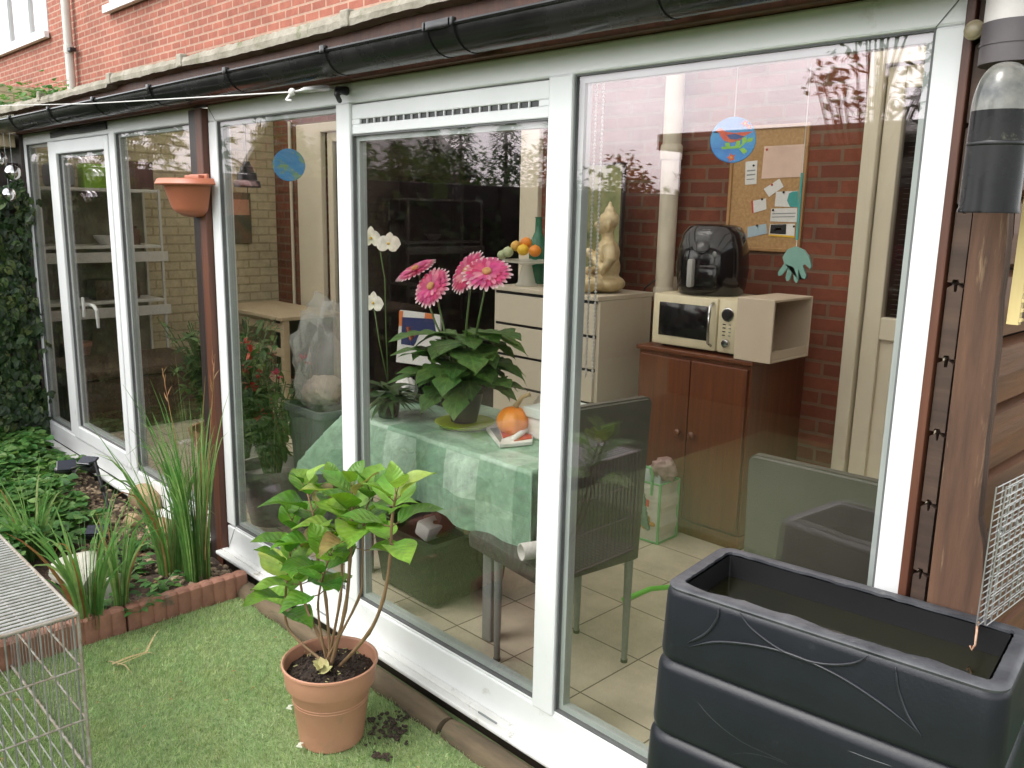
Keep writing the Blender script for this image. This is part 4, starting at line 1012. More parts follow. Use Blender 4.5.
m = MB(); m.tube([(c.x, c.y, c.z+.0352), (c.x, c.y, c.z+.6)], pxr, 28); build('pipe_wall', m, mat('stained_pale_pipe', (.55,.53,.50), (.42,.38,.36), rough=.5, scale=7, dirt=((.16,.11,.11), 12, .66)), pp, smooth=True, auto=40)
c = P(974, 30, 1, -.06); m = MB(); m.ball(c, .016, 18, (1, .7, 1)); m.lathe([(.0165, -.004), (.018, 0), (.0165, .004)], c, 18, Matrix.Rotation(PI/2, 3, 'X')); m.tube([c, c+V((0,.03,-.0))], .007, 8)
tag(build('door_bell_knob', m, mat('aged_knob', (.30,.25,.15), (.20,.17,.11), rough=.4, scale=40), smooth=True), 'small round yellowish knob beside the grey pipe', 'knob')
# green netting at the bottom right
m = MB(); a = V((-.385, -.33, -.1))
for i in range(16):
    for j in range(58):
        p = V((-.40, -.09, -.1)) + V((.012*i + .003*math.sin(j), .004*i, .0145*j)); q = p + V((.012, .004, .0145)); s_ = p + V((.012, .004, -.0145)); m.tube([p, q], .0012, 4); m.tube([p, s_], .0012, 4)
tag(build('garden_netting', m, mat('green_netting', (.02,.12,.06), rough=.5)), 'dark green plastic netting at the lower right behind the tank', 'netting')

# a few dry bits scattered on the grass
m = MB(); rr = random.Random(91)
for q in range(46):
    x, y = rr.uniform(-3.3, -1.5), rr.uniform(-1.3, -.16)
    if math.hypot(x+2.257, y+.402) < .14: continue
    a = rr.uniform(0, 2*PI); m.leaf((x, y, -.079), V((math.cos(a), math.sin(a), rr.uniform(0,.3))), V((0,0,1)), rr.uniform(.008,.024), rr.uniform(.003,.009), .4, .3, 3)
tag(build('scattered_leaf_bits', m, LEAF_DRY), 'small dry leaf bits scattered over the artificial grass', None, None, 'stuff')

m = MB(); rr = random.Random(92)
for q in range(900):
    x, y = rr.uniform(-5.2, -3.52), rr.uniform(-1.2, -.14); a = rr.uniform(0, 2*PI); m.leaf((x, y, -.028+rr.uniform(0,.012)), V((math.cos(a), math.sin(a), rr.uniform(-.1,.4))), V((rr.gauss(0,.3), rr.gauss(0,.3), 1)), rr.uniform(.015,.045), rr.uniform(.006,.016), .3, .3, 2)
tag(build('leaf_litter', m, leafmat('litter', [(0, (.04,.025,.015)), (.6, (.11,.06,.03)), (1, (.24,.15,.07))], rough=.8, trans=.05)), 'dark brown leaf litter and bark on the bed soil', None, None, 'stuff')

# ================================================================== INSIDE THE CONSERVATORY
rnd = random.Random(77)
# ---- brown cabinet
cb = thing('brown_cabinet', 'brown veneered two-door cabinet against the red brick wall', 'cabinet', (-2.4, 2.08, 0))
kx0, kx1, ky0, ky1, kz = -2.745, -2.075, 1.845, 2.385, .968
m = MB(); m.box(kx0, kx1, ky0+.004, ky1, .075, kz-.026, .003); build('carcass', m, CABW, cb)
m = MB(); m.box(kx0-.012, kx1+.012, ky0-.016, ky1, kz-.025, kz, .006); build('top', m, CABW, cb)
m = MB(); m.box(kx0-.006, kx1+.006, ky0-.008, ky1, 0, .074, .004); build('plinth', m, CABW, cb)
mid = P(690, 400, 1, ky0)[0]
for a, b, kx in ((kx0+.018, mid-.003, mid-.042), (mid+.003, kx1-.012, mid+.042)):
    m = MB(); m.box(a, b, ky0-.014, ky0+.002, .085, kz-.045, .004); d = build('door', m, CABW, cb)
    m = MB(); m.lathe([(.007, 0), (.007, .012), (.017, .018), (.019, .026), (.012, .034), (.001, .036)], (kx, ky0-.014, .545), 18, Matrix.Rotation(PI/2, 3, 'X')); build('knob', m, CABW, d, smooth=True, auto=50)
# ---- microwave
mw = thing('microwave', 'cream retro microwave with chrome handle on the brown cabinet', 'microwave', (-2.42, 2.0, kz))
wx0, wx1, wy0, wy1, wz0, wz1 = -2.685, -2.175, 1.86, 2.22, kz+.012, kz+.280
m = MB(); m.box(wx0, wx1, wy0+.03, wy1, wz0, wz1, .022); build('body', m, CREAMP, mw, smooth=True, auto=40)
m = MB(); m.box(wx0+.002, wx1-.118, wy0, wy0+.031, wz0+.002, wz1-.002, .012); d = build('door', m, CREAMP, mw, smooth=True, auto=40)
m = MB(); m.box(wx0+.045, wx1-.165, wy0-.003, wy0+.004, wz0+.05, wz1-.045, .012); build('window', m, GLOSSB, d, smooth=True, auto=40)
m = MB(); hx = wx1-.142; m.tube([(hx, wy0-.002, wz0+.03), (hx, wy0-.03, wz0+.045), (hx, wy0-.036, wz0+.13), (hx, wy0-.03, wz1-.04), (hx, wy0-.002, wz1-.025)], .0075, 10); build('handle', m, CHROME, d, smooth=True)
m = MB(); m.box(wx1-.114, wx1-.002, wy0+.002, wy0+.031, wz0+.002, wz1-.002, .010); pnl = build('control_panel', m, CREAMP, mw, smooth=True, auto=40)
RX = Matrix.Rotation(PI/2, 3, 'X')
m = MB(); m.lathe([(.030, 0), (.029, .012), (.024, .020), (.001, .021)], (wx1-.058, wy0+.002, wz1-.075), 24, RX); build('dial', m, BLACK, pnl, smooth=True, auto=40)
m = MB(); m.lathe([(.034, 0), (.034, .004), (.031, .005)], (wx1-.058, wy0+.002, wz1-.075), 24, RX); build('dial_ring', m, CHROME, pnl, smooth=True, auto=40)
m = MB(); m.lathe([(.021, 0), (.020, .016), (.016, .020), (.001, .021)], (wx1-.058, wy0+.002, wz0+.052), 24, RX); build('knob', m, CHROME, pnl, smooth=True, auto=40)
for i in range(4):
    for sx in (-.017, .015):
        m = MB(); m.box(wx1-.058+sx-(.008 if sx < 0 else .006), wx1-.058+sx+(.008 if sx < 0 else .006), wy0-.001, wy0+.004, wz0+.088+.018*i, wz0+.093+.018*i); build('button', m, BLACK if sx < 0 else GREYP, pnl)
for x in (wx0+.05, wx1-.05):
    for y in (wy0+.06, wy1-.05): m = MB(); m.lathe([(.014, 0), (.014, .013)], (x, y, kz), 12); build('foot', m, BLACK, mw)
# ---- air fryer on the microwave
af = thing('air_fryer', 'rounded glossy black air fryer on the cream microwave', 'air fryer', (-2.40, 2.06, wz1))
ac = V((-2.455, 2.045, wz1)); prof = [(.14, 0), (.158, .008), (.168, .05), (.176, .13), (.170, .22), (.150, .305), (.126, .342), (.095, .354), (.001, .356)]
def sq(prof, c, n=48, e=2.6, sy=1.0, taper=0):
    m = MB(); k = len(prof)
    for r, z in prof:
        for j in range(n):
            t = 2*PI*j/n; cs, sn = math.cos(t), math.sin(t); q = (abs(cs)**e + abs(sn)**e)**(-1/e); m.v.append((c[0]+r*q*cs, c[1]+r*q*sn*sy, c[2]+z))
    for i in range(k-1):
        for j in range(n): m.face((i*n+j, i*n+(j+1)%n, (i+1)*n+(j+1)%n, (i+1)*n+j))
    m.face(range(n-1, -1, -1)); return m
Z = Matrix.Rotation(math.radians(14), 4, 'Z')
def turn(m, c=ac):
    m.v = [tuple(V(c) + Z.to_3x3() @ (V(p)-V(c))) for p in m.v]; return m
build('body', turn(sq(prof, ac)), GLOSSB, af, smooth=True, auto=60)
m = MB(); m.box(ac.x-.085, ac.x+.085, ac.y-.180, ac.y-.12, ac.z+.03, ac.z+.165, .025); dw = build('basket_drawer', turn(m), GLOSSB, af, smooth=True, auto=40)
m = MB(); m.box(ac.x-.058, ac.x-.028, ac.y-.225, ac.y-.175, ac.z+.045, ac.z+.185, .010); build('handle', turn(m), mat('handle_grey', (.40,.40,.38), rough=.3), dw, smooth=True, auto=40)
m = MB(); Q = Matrix.Rotation(math.radians(62), 3, 'X'); m.lathe([(.042, 0), (.042, .008), (.036, .012), (.001, .012)], ac+V((-.01, -.160, .245)), 28, Q); build('dial', turn(m), GLOSSB, af, smooth=True, auto=40)
m = MB(); m.box(ac.x-.02, ac.x+.02, ac.y-.134, ac.y-.126, ac.z+.318, ac.z+.330); build('badge', turn(m), PAPERW, af)
m = MB(); m.ball(ac+V((.06, -.165, .21)), .012, 10, (1,.5,1.3)); build('indicator', turn(m), GREYW, af, smooth=True)
# ---- open beige box beside the microwave
ob = thing('open_box', 'beige open-sided storage box standing beside the microwave', 'box', (-2.08, 2.0, kz))
b0, b1, c0, c1, z0, z1 = -2.165, -1.97, 1.825, 2.20, kz+.001, kz+.30
m = MB(); tk_ = .012
m.box(b0, b1, c0, c0+tk_, z0, z1, .003); m.box(b0, b1, c1-tk_, c1, z0, z1, .003); m.box(b0, b1, c0+tk_, c1-tk_, z1-tk_, z1, .003); m.box(b0, b1, c0+tk_, c1-tk_, z0, z0+tk_, .003); m.box(b0, b0+tk_, c0+tk_, c1-tk_, z0+tk_, z1-tk_)
build('shell', m, BEIGE, ob)
m = MB(); m.box(b1-.012, b1-.004, c0+tk_, c1-tk_, z0+tk_, z0+.055, .002); build('front_lip', m, BEIGE, ob)
m = MB()
for y in (1.93, 1.99): m.ball((b0+.09, y, z1+.004), .007, 8)
build('stud', m, BLACK, ob, smooth=True) if False else None
# ---- power cord and plug
m = MB(); m.tube([P(664, 282, 1, 2.30), P(655, 280, 1, 2.28), P(645, 288, 1, 2.25), P(639, 302, 1, 2.25), P(643, 316, 1, 2.25), P(648, 326, 1, 2.25), P(644, 340, 1, 2.24)], .005, 8)
pc = build('power_cord', m, BLACK, smooth=True); tag(pc, 'thin black power cord looping down behind the cream microwave', 'cord')
m = MB(); q = P(665, 283, 1, 2.32); m.lathe([(.015, 0), (.016, .03), (.010, .042)], q, 14, Matrix.Rotation(PI/2, 3, 'X')); build('plug', m, BLACK, pc, smooth=True, auto=40)
m = MB(); q = P(668, 285, 1, 2.36); m.box(q.x-.045, q.x+.045, 2.355, 2.398, q.z-.05, q.z+.05, .006); tag(build('wall_socket', m, CREAM), 'cream wall socket under the drainpipe joint', 'socket')
# ---- cork board
CY_ = 2.395
ck = thing('cork_board', 'wood framed cork notice board on the brick wall above the air fryer', 'notice board', (-2.37, CY_, 1.8))
q0 = P(735, 127, 1, CY_); q1 = P(802, 253, 1, CY_); X0, X1, Z0, Z1 = -2.60, -2.155, 1.465, 2.115
m = MB(); m.box(X0+.01, X1-.01, CY_-.014, CY_, Z0+.01, Z1-.01); build('cork_sheet', m, CORK, ck)
m = MB(); f = .018
m.box(X0, X0+f, CY_-.022, CY_-.001, Z0, Z1, .003); m.box(X1-f, X1, CY_-.022, CY_-.001, Z0, Z1, .003); m.box(X0+f, X1-f, CY_-.022, CY_-.001, Z0, Z0+f, .003); m.box(X0+f, X1-f, CY_-.022, CY_-.001, Z1-f, Z1, .003)
build('frame', m, woodmat('pine_frame', (.40,.23,.09), (.30,.16,.06), axis=2), ck)
YB = CY_-.0155
def note(pts, mt, lab, pin=None, pinm=None, extra=()):
    q = [P(x, y, 1, YB) for x, y in pts]; m = MB(); m.prism([V((p.x, YB-.0012, p.z)) for p in q], (0, .001, 0)); o = build('pinned_note', m, mt); tag(o, lab, 'note', 'notes pinned on the cork board'); OFF[o.name] = V((0,0,0))
    for ep, em, nm in extra:
        m = MB(); m.prism([V((P(x, y, 1, YB).x, YB-.0022, P(x, y, 1, YB).z)) for x, y in ep], (0, .0008, 0)); build(nm, m, em, o)
    if pin:
        p = P(*pin, 1, YB); m = MB(); m.ball((p.x, YB-.006, p.z), .006, 10); build('pin', m, pinm or BLACK, o, smooth=True)
def z(x, y): return (690 + x/4.27, 100 + y/4.27)
def Zs(*a): return [z(*q) for q in a]
note(Zs((318,198),(488,188),(476,328),(305,336)), PAPERP, 'large blank pink sheet pinned on the cork board', z(330,212), REDP)
note(Zs((238,264),(288,258),(284,358),(235,362)), PAPERW, 'tall narrow white note left of the pink sheet', z(274,280), BLACK, ((Zs((244,300),(280,297),(279,303),(244,306)), GREYP, 'printed_line'), (Zs((243,318),(279,315),(279,320),(243,324)), GREYP, 'printed_line'), (Zs((242,338),(276,335),(276,339),(242,342)), GREYP, 'printed_line')))
note(Zs((315,380),(382,336),(400,370),(338,414)), PAPERW, 'tilted white note just below the pink sheet', z(352,362), REDP)
note(Zs((262,432),(325,420),(327,466),(266,484)), PAPERW, 'small white note with red edge on the middle left of the board', z(310,424), BLACK, ((Zs((262,432),(270,430),(272,482),(266,484)), REDP, 'red_edge'),))
note(Zs((368,392),(462,388),(462,458),(362,454)), PAPERW, 'white card with a teal corner on the cork board', z(402,394), BLACK, ((Zs((424,398),(440,391),(462,389),(462,457),(428,456),(415,430)), TEAL, 'teal_print'),))
note(Zs((348,464),(458,460),(456,522),(342,518)), PAPERW, 'wide white card below the teal cornered card', z(357,470), BLACK, ((Zs((352,484),(452,481),(452,485),(352,488)), GREYP, 'printed_line'), (Zs((350,498),(448,496),(448,500),(350,502)), GREYP, 'printed_line')))
note(Zs((342,530),(448,528),(446,588),(336,580)), PAPERW, 'card with a black panel and yellow stripe at the bottom of the board', z(446,540), BLACK, ((Zs((346,532),(412,530),(410,574),(342,570)), BLACK, 'black_print'), (Zs((340,573),(446,580),(446,588),(336,580)), YELLOWF, 'yellow_print'), (Zs((366,546),(392,545),(391,556),(365,556)), YELW, 'pale_print')))
note(Zs((246,542),(326,528),(330,570),(246,588)), mat('pale_blue_card', (.40,.52,.58), rough=.6), 'pale blue card at the lower left of the board', z(288,536), BLACK)
# ---- suncatchers hanging in the windows
def disc(c, r, mt, name, lab, group, cord_top, ang):
    root = thing(name, lab, 'hanging ornament', c, group); m = MB(); m.lathe([(r*.97, -.002), (r, 0), (r*.97, .002)], c, 40, Matrix.Rotation(ang, 3, 'Z') @ Matrix.Rotation(PI/2, 3, 'X')); build('disc', m, mt, root, smooth=True, auto=40)
    m = MB(); m.tube([V(c)+V((0,0,r)), V((c[0], c[1], cord_top))], .0012, 5); build('cord', m, PAPERW, root); return root
SKYB = mat('painted_blue', (.06,.42,.85), (.04,.20,.65), rough=.25, scale=14)
c = P(733, 140, 1, .14); rb = .056; BA = math.radians(26)
bd_ = disc(c, rb, SKYB, 'bird_suncatcher', 'round blue suncatcher painted with a red bird and green leaves', 'suncatchers hanging inside the glass', 2.01, BA)
def paint(pts, mt, name, dy=-.0030):
    ux = V((math.cos(BA), math.sin(BA), 0)); nn_ = V((-math.sin(BA), math.cos(BA), 0)); m = MB(); m.prism([c + ux*(x*rb) + nn_*dy + V((0, 0, y*rb)) for x, y in pts], nn_*.0012); build(name, m, mt, bd_)
RED = mat('painted_red', (.78,.06,.02), (.80,.18,.04), rough=.3, scale=40); GRN = mat('painted_green', (.38,.75,.06), (.20,.55,.06), rough=.3, scale=40); YEL = mat('painted_yellow', (.75,.50,.05), rough=.3)
paint([(-.80,.36),(-.66,.50),(-.50,.50),(-.36,.36),(.05,.30),(.55,.34),(.86,.36),(.52,.18),(.30,-.02),(-.05,-.12),(-.38,-.04),(-.55,.16),(-.62,.32)], RED, 'bird')
paint([(-.30,.22),(.10,.26),(.50,.14),(.20,.02),(-.12,.03)], mat('painted_navy', (.03,.10,.35), rough=.3), 'wing', -.0045)
paint([(-.88,.32),(-.78,.38),(-.68,.36),(-.70,.30)], BLACK, 'beak', -.0045)
for pts in ([(-.5,-.30),(.3,-.26),(.75,.12),(.70,.02),(.32,-.36),(-.45,-.40)], [(.10,-.28),(.18,-.02),(.34,-.06),(.30,-.24)], [(.42,-.16),(.40,.06),(.58,.14),(.60,-.04)], [(.30,-.40),(.52,-.62),(.66,-.48),(.50,-.34)], [(-.28,-.34),(-.34,-.14),(-.14,-.10),(-.10,-.30)], [(.60,-.12),(.84,-.06),(.88,.10),(.72,.06)]): paint(pts, GRN, 'leaf')
for cx2, cy2, r2 in ((-.02,-.76,.17), (.48,.70,.15), (.66,.56,.12)):
    paint([(cx2+r2*(1.2 if i % 2 else .6)*math.cos(i*PI/5), cy2+r2*(1.2 if i % 2 else .6)*math.sin(i*PI/5)) for i in range(10)], RED, 'flower'); paint([(cx2+r2*.3*math.cos(i*PI/4), cy2+r2*.3*math.sin(i*PI/4)) for i in range(8)], YEL, 'flower_heart', -.0045)
def globe_mat():
    return mat('painted_blue_green', (.03,.22,.50), (.16,.30,.08), rough=.25, scale=16, lo=.52, hi=.62)
c2 = P(289, 165, 1, .14); g_ = disc(c2, .068, globe_mat(), 'globe_suncatcher', 'round blue and green suncatcher hanging in the pane right of the post', 'suncatchers hanging inside the glass', 2.0, math.radians(52))
# mint hand ornament on a stick
c = P(795, 262, 1, .16); hd = thing('hand_ornament', 'mint green open hand shaped ornament hanging below a teal rod', 'hanging ornament', c, 'suncatchers hanging inside the glass')
out = []
def fing(a, L, w):
    d = V((math.sin(a), 0, -math.cos(a))); n = V((d.z, 0, -d.x)); b = d*.014 + V((math.sin(a)*.030,0,0))
    return [b-n*w*-1, b+d*L*.8+n*w*.9, b+d*L, b+d*L*.8-n*w*.9, b-n*w]
base = [V((-.026,0,.036)), V((-.040,0,.012))]
pts = base[:]
for a, L in ((-.62,.040), (-.22,.046), (.12,.048), (.46,.040)): pts += fing(a, L, .0082)
pts += [V((.034,0,-.004)), V((.050,0,-.018)), V((.054,0,-.008)), V((.044,0,.018)), V((.028,0,.036)), V((.0,0,.046))]
m = MB(); m.prism([c + p*.82 + V((0,-.003,0)) for p in pts], (0, .006, 0)); build('hand', m, MINT, hd)
m = MB(); t_ = P(804, 150, 1, .16); e_ = P(797, 240, 1, .16); m.tube([t_.lerp(e_, .25), e_], .0035, 8); build('rod', m, TEAL, hd)
m = MB(); m.tube([e_, c+V((0,0,.035))], .001, 5); m.tube([V((t_.x, t_.y, 2.0)), t_.lerp(e_, .25)], .001, 5); build('cord', m, PAPERW, hd)
# roller blind bead chain
bc = thing('bead_chain', 'double white bead chain of a blind hanging inside the glass', 'bead chain', P(590, 200, 1, .12))
m = MB()
for (a, b) in ((P(597, 79, 1, .12), P(576, 376, 1, .12)), (P(604, 80, 1, .12), P(583.7, 380, 1, .12))):
    b.x = a.x; L = (a-b).length; k = int(L/.011)
    for i in range(k): m.ball(a.lerp(b, i/k), .0042, 6)
    m.tube([a, b], .0016, 5)
build('beads', m, PAPERW, bc, smooth=True); m = MB(); q = P(603, 77, 1, .125); m.box(q.x-.03, q.x+.03, .10, .15, q.z, q.z+.04, .005); build('bracket', m, PAPERW, bc)
# ---- chest of drawers
ch = thing('chest_of_drawers', 'tall beige chest of drawers behind the table against the brick wall', 'chest of drawers', (-3.4, 2.0, 0))
dx0, dx1, dy0, dy1, dz = -3.80, -2.965, 1.75, 2.23, 1.205
m = MB(); m.box(dx0, dx1, dy0+.02, dy1, 0, dz-.026, .002); build('carcass', m, DRAWM, ch)
m = MB(); m.box(dx0-.002, dx1+.002, dy0-.003, dy1+.01, dz-.025, dz, .003); build('top', m, DRAWM, ch)
n = 6; hh_ = (dz-.03-.05)/n
for i in range(n):
    a = .05 + hh_*i; m = MB(); m.box(dx0+.022, dx1-.022, dy0, dy0+.019, a+.003, a+hh_-.014, .002); d = build('drawer', m, DRAWM, ch)
    m = MB(); m.box(dx0+.02, dx1-.02, dy0+.012, dy0+.021, a+hh_-.0138, a+hh_+.0028); build('grip_gap', m, BLACK, d)
# ---- statue: one continuous carved figure, seated cross-legged, facing left
st_ = thing('seated_statue', 'gold coloured seated Buddha statue facing left on the chest of drawers', 'statue', (-3.13, 2.0, dz))
m = MB(); o = V((-3.12, 2.0, dz)); k = 1.0
def bl(x, y, z_, r, sc=(1,1,1)): m.ball(o + V((x, y, z_))*k, r*k, 14, sc)
bl(0, 0, .05, .11, (1.0, 1.25, .5)); bl(-.10, -.12, .052, .062, (1.5, .9, .75)); bl(-.10, .12, .052, .062, (1.5, .9, .75)); bl(-.16, 0, .045, .055, (1, 2.1, .7)); bl(-.14, -.04, .06, .04, (1, 2.2, .6))
bl(.005, 0, .14, .085, (.85, 1.05, 1.1)); bl(.0, 0, .22, .088, (.82, 1.2, .95)); bl(0, 0, .275, .05, (.9, 1.9, .6))
for s in (-1, 1): m.tube([o+V((.005, s*.095, .275)), o+V((.02, s*.125, .19)), o+V((-.01, s*.125, .125)), o+V((-.09, s*.06, .115 if s > 0 else .21))], [.040, .036, .032, .022], 12); bl(-.105, s*.045, .115 if s > 0 else .225, .026, (1.2, .8, 1.0))
m.tube([o+V((0,0,.28)), o+V((-.005,0,.34))], [.036, .034], 12); bl(-.012, 0, .385, .056, (.95, .86, 1.15)); bl(-.068, 0, .378, .014, (1.1, .7, 1.3)); bl(-.048, 0, .345, .020, (1,1.1,.8)); bl(-.05, 0, .356, .018, (1,1.2,.7)); bl(.004, 0, .405, .055, (1, .95, .95)); bl(.004, 0, .455, .030); bl(.004, 0, .485, .013, (1,1,1.9))
for s in (-1, 1): bl(.0, s*.050, .365, .014, (.9, .5, 2.4))
ZS = Matrix.Rotation(math.radians(38), 3, 'Z'); m.v = [tuple(o + ZS @ (V(p)-o)) for p in m.v]
fig = build('figure', m, GOLDM, st_, smooth=True); rm = fig.modifiers.new('one_surface', 'REMESH'); rm.mode = 'VOXEL'; rm.voxel_size = .0062; rm.use_smooth_shade = True
sm_ = fig.modifiers.new('soften', 'SMOOTH'); sm_.iterations = 3; sm_.factor = .5
# ---- green picture standing behind the statue, tall vases, fruit stand
pt = thing('green_picture', 'tall green textured picture leaning on the wall behind the statue', 'picture', (-3.35, 2.2, dz)); a = P(572, 166, 1, 2.21); b = P(625, 166, 1, 2.21)
m = MB(); m.box(-3.57, -3.20, 2.20, 2.222, dz, a.z, .002); build('canvas', m, PICM, pt)
m = MB(); f = .014
for q in ((-3.584, -3.57, dz, a.z+.0), (-3.20, -3.186, dz, a.z)): m.box(q[0], q[1], 2.195, 2.226, q[2], q[3], .002)
m.box(-3.584, -3.186, 2.195, 2.226, a.z, a.z+.012, .002); build('frame', m, DARKW, pt)
m = MB(); q = P(577, 260, 1, 2.02); m.lathe([(.024, 0), (.028, .02), (.034, .16), (.05, .38), (.055, .42), (.052, .42), (.03, .15), (.001, .02)], (q.x-.06, 2.02, dz), 24)
tag(build('tall_vase', m, CREAM, smooth=True, auto=50), 'tall cream vase left of the golden statue, beside the mullion', 'vase')
vx = P(536, 240, 1, 2.08).x; m = MB(); m.lathe([(.05, 0), (.056, .02), (.056, .2), (.048, .26), (.022, .32), (.020, .40), (.024, .41), (.018, .40), (.016, .32), (.001, .30)], (vx+.02, 2.08, dz), 24)
tag(build('green_bottle', m, mat('green_bottle_glass', (.02,.12,.07), (.05,.22,.12), rough=.1, scale=6), smooth=True, auto=50), 'green glass bottle behind the fruit stand', 'bottle')
fb = thing('fruit_stand', 'glass footed cake stand holding fruit on the chest of drawers', 'fruit stand', (-3.58, 1.9, dz)); fc = V((P(527, 262, 1, 1.9).x, 1.9, dz)); FZ = P(527, 262, 1, 1.9).z - dz
m = MB(); m.lathe([(.07, 0), (.075, .005), (.055, .02), (.03, FZ-.02), (.06, FZ-.008), (.15, FZ), (.155, FZ+.012), (.150, FZ+.012), (.14, FZ+.004), (.001, FZ+.003)], fc, 32)
build('glass_stand', m, filmmat('ribbed_glass', (.72,.72,.66), .55, rough=.1, trans=.3), fb, smooth=True, auto=50)
for px, py, r, mt, nm, lab in ((523, 250, .036, YELLOWF, 'lemon', 'yellow lemon in front on the fruit stand'), (526, 243, .036, ORANGE, 'orange_fruit', 'topmost orange of the fruit pile'), (535, 251, .037, ORANGE, 'orange_fruit', 'orange at the right end of the fruit stand, by the mullion'), (516, 246, .034, mat('mandarin_peel', (.66,.34,.06), (.50,.40,.10), rough=.5), 'mandarin', 'yellow green mandarin behind the lemon'), (508, 252, .034, PALEG, 'pear', 'pale green pear left of the lemon'), (502, 255, .030, PALEG, 'pear', 'leftmost pale green pear on the fruit stand')):
    q = P(px, py, 1, 1.88 + (.04 if py < 248 else 0)); q.z = max(q.z, dz+FZ+r*.9); m = MB(); m.ball(q, r, 18, (1,1,.94)); m.ball(q+V((0,0,r*.92)), .005, 6); tag(build(nm, m, mt, smooth=True), lab, 'fruit', 'fruit on the glass stand')
# ---- table, cloth and what stands on it
tb = thing('dining_table', 'dining table hidden under the green cloth', 'table', (-2.6, .63, 0)); tx0, tx1, ty0, ty1, tz = -3.17, -2.0, .27, .84, .752
m = MB(); m.box(tx0, tx1, ty0, ty1, tz-.03, tz, .004); build('table_top', m, PALEW, tb)
for x in (tx0+.08, tx1-.25):
    for y in (ty0+.05, ty1-.08): m = MB(); m.box(x-.025, x+.025, y-.025, y+.025, 0, tz-.031, .004); build('leg', m, GREYW, tb)
m = MB(); nx, ny = 96, 76; DR = .30
us = [-DR + (tx1-tx0+2*DR)*i/nx for i in range(nx+1)]; vs = [-DR + (ty1-ty0+2*DR)*j/ny for j in range(ny+1)]
for v_ in vs:
    for u_ in us:
        ex = max(0, -u_, u_-(tx1-tx0)); ey = max(0, -v_, v_-(ty1-ty0)); sx = -1 if u_ < 0 else 1; sy = -1 if v_ < 0 else 1
        x = tx0 + min(max(u_, 0), tx1-tx0); y = ty0 + min(max(v_, 0), ty1-ty0); zz = tz+.003; e = math.hypot(ex, ey)
        e2 = max(ex, ey)
        if e2 > 0:
            dn = max(ex, ey) + .25*min(ex, ey)
            hang = min(dn, .42); s_ = min(1, e2/.08)
            al = (x if ey >= ex else y)
            f = .018*math.sin(al*13+1) + .012*math.sin(al*29)
            r1 = .012*s_ + (f + .014)*min(1, hang/.2)
            x += sx*(r1 if ex > 0 else 0)*(1 if ex >= ey else ex/max(ey,1e-6)) + (sx*.05*min(ex, ey)/DR if ex > 0 and ey > 0 else 0)
            y += sy*(r1 if ey > 0 else 0)*(1 if ey >= ex else ey/max(ex,1e-6)) + (sy*.05*min(ex, ey)/DR if ex > 0 and ey > 0 else 0)
            if ex > 0 and sx < 0: x -= .26*(min(hang, .3)/.3)**1.2*(1 if ex >= ey else ex/max(ey, 1e-6))
            zz -= hang*.98 + (0.012*math.sin(al*8) if hang > .25 else 0) - .006
        else: zz += .0015*math.sin(x*17)*math.sin(y*19)
        m.v.append((x, y, zz))
for j in range(ny):
    for i in range(nx):
        a = j*(nx+1)+i; g = lambda I, J: (us[I], vs[J]); m.face((a, a+1, a+nx+2, a+nx+1), (g(i,j), g(i+1,j), g(i+1,j+1), g(i,j+1)))
cl = build('tablecloth', m, CLOTH, smooth=True); tag(cl, 'green patchwork oilcloth draped over the table', 'tablecloth')
TZ_ = tz + .006
# gerbera in its pot on a lime saucer
gc = V((-2.66, .53, TZ_)); gb = thing('gerbera_plant', 'pink gerbera with four flower heads and big lobed leaves in a dark pot', 'plant', gc)
m = MB(); m.lathe([(.055, .012), (.075, .10), (.082, .135), (.085, .14), (.078, .142), (.001, .125)], gc, 28); build('pot', m, mat('dark_grey_pot', (.035,.036,.04), rough=.35), gb, smooth=True, auto=40)
sl_ = thing('saucer', 'lime yellow plastic saucer under the dark gerbera pot', 'saucer', gc); m = MB(); m.lathe([(.085, 0), (.11, .004), (.128, .020), (.124, .021), (.10, .010), (.001, .008)], gc+V((.03,-.02,0)), 36); build('dish', m, SAUC, sl_, smooth=True, auto=40)
lm3 = MB(); sm3 = MB(); rr = random.Random(8)
for q in range(60):
    a = rr.uniform(0, 2*PI); ring_ = rr.random(); up = rr.uniform(.05, 1.0); o_ = V((math.cos(a)*1.25, math.sin(a), 0)); L = rr.uniform(.17, .27)
    p0 = gc + V((0,0,.13)); p1 = p0 + o_*.06*rr.uniform(.4,1.3) + V((0,0,.02+.24*rr.random()**1.1))
    sm3.tube([p0, p1], .004, 6); d = (o_ + V((0,0,up*.6))).normalized()
    lm3.leaf(p1, d, (V((0,0,1)) - o_*.3).normalized(), L, L*.60, rr.uniform(.5,1.15), .15, 12, lambda t: (math.sin(PI*t**.8)**.7)*(1+.22*math.sin(t*26)), .03)
heads = ((416, 270, 32, (-.15,-.45,.85)), (432, 287, 34, (.05,-.75,.45)), (468, 272, 34, (-.15,-.85,.50)), (487, 273, 30, (.35,-.45,.75)))
PM = MB(); PI_ = MB(); CM = MB()
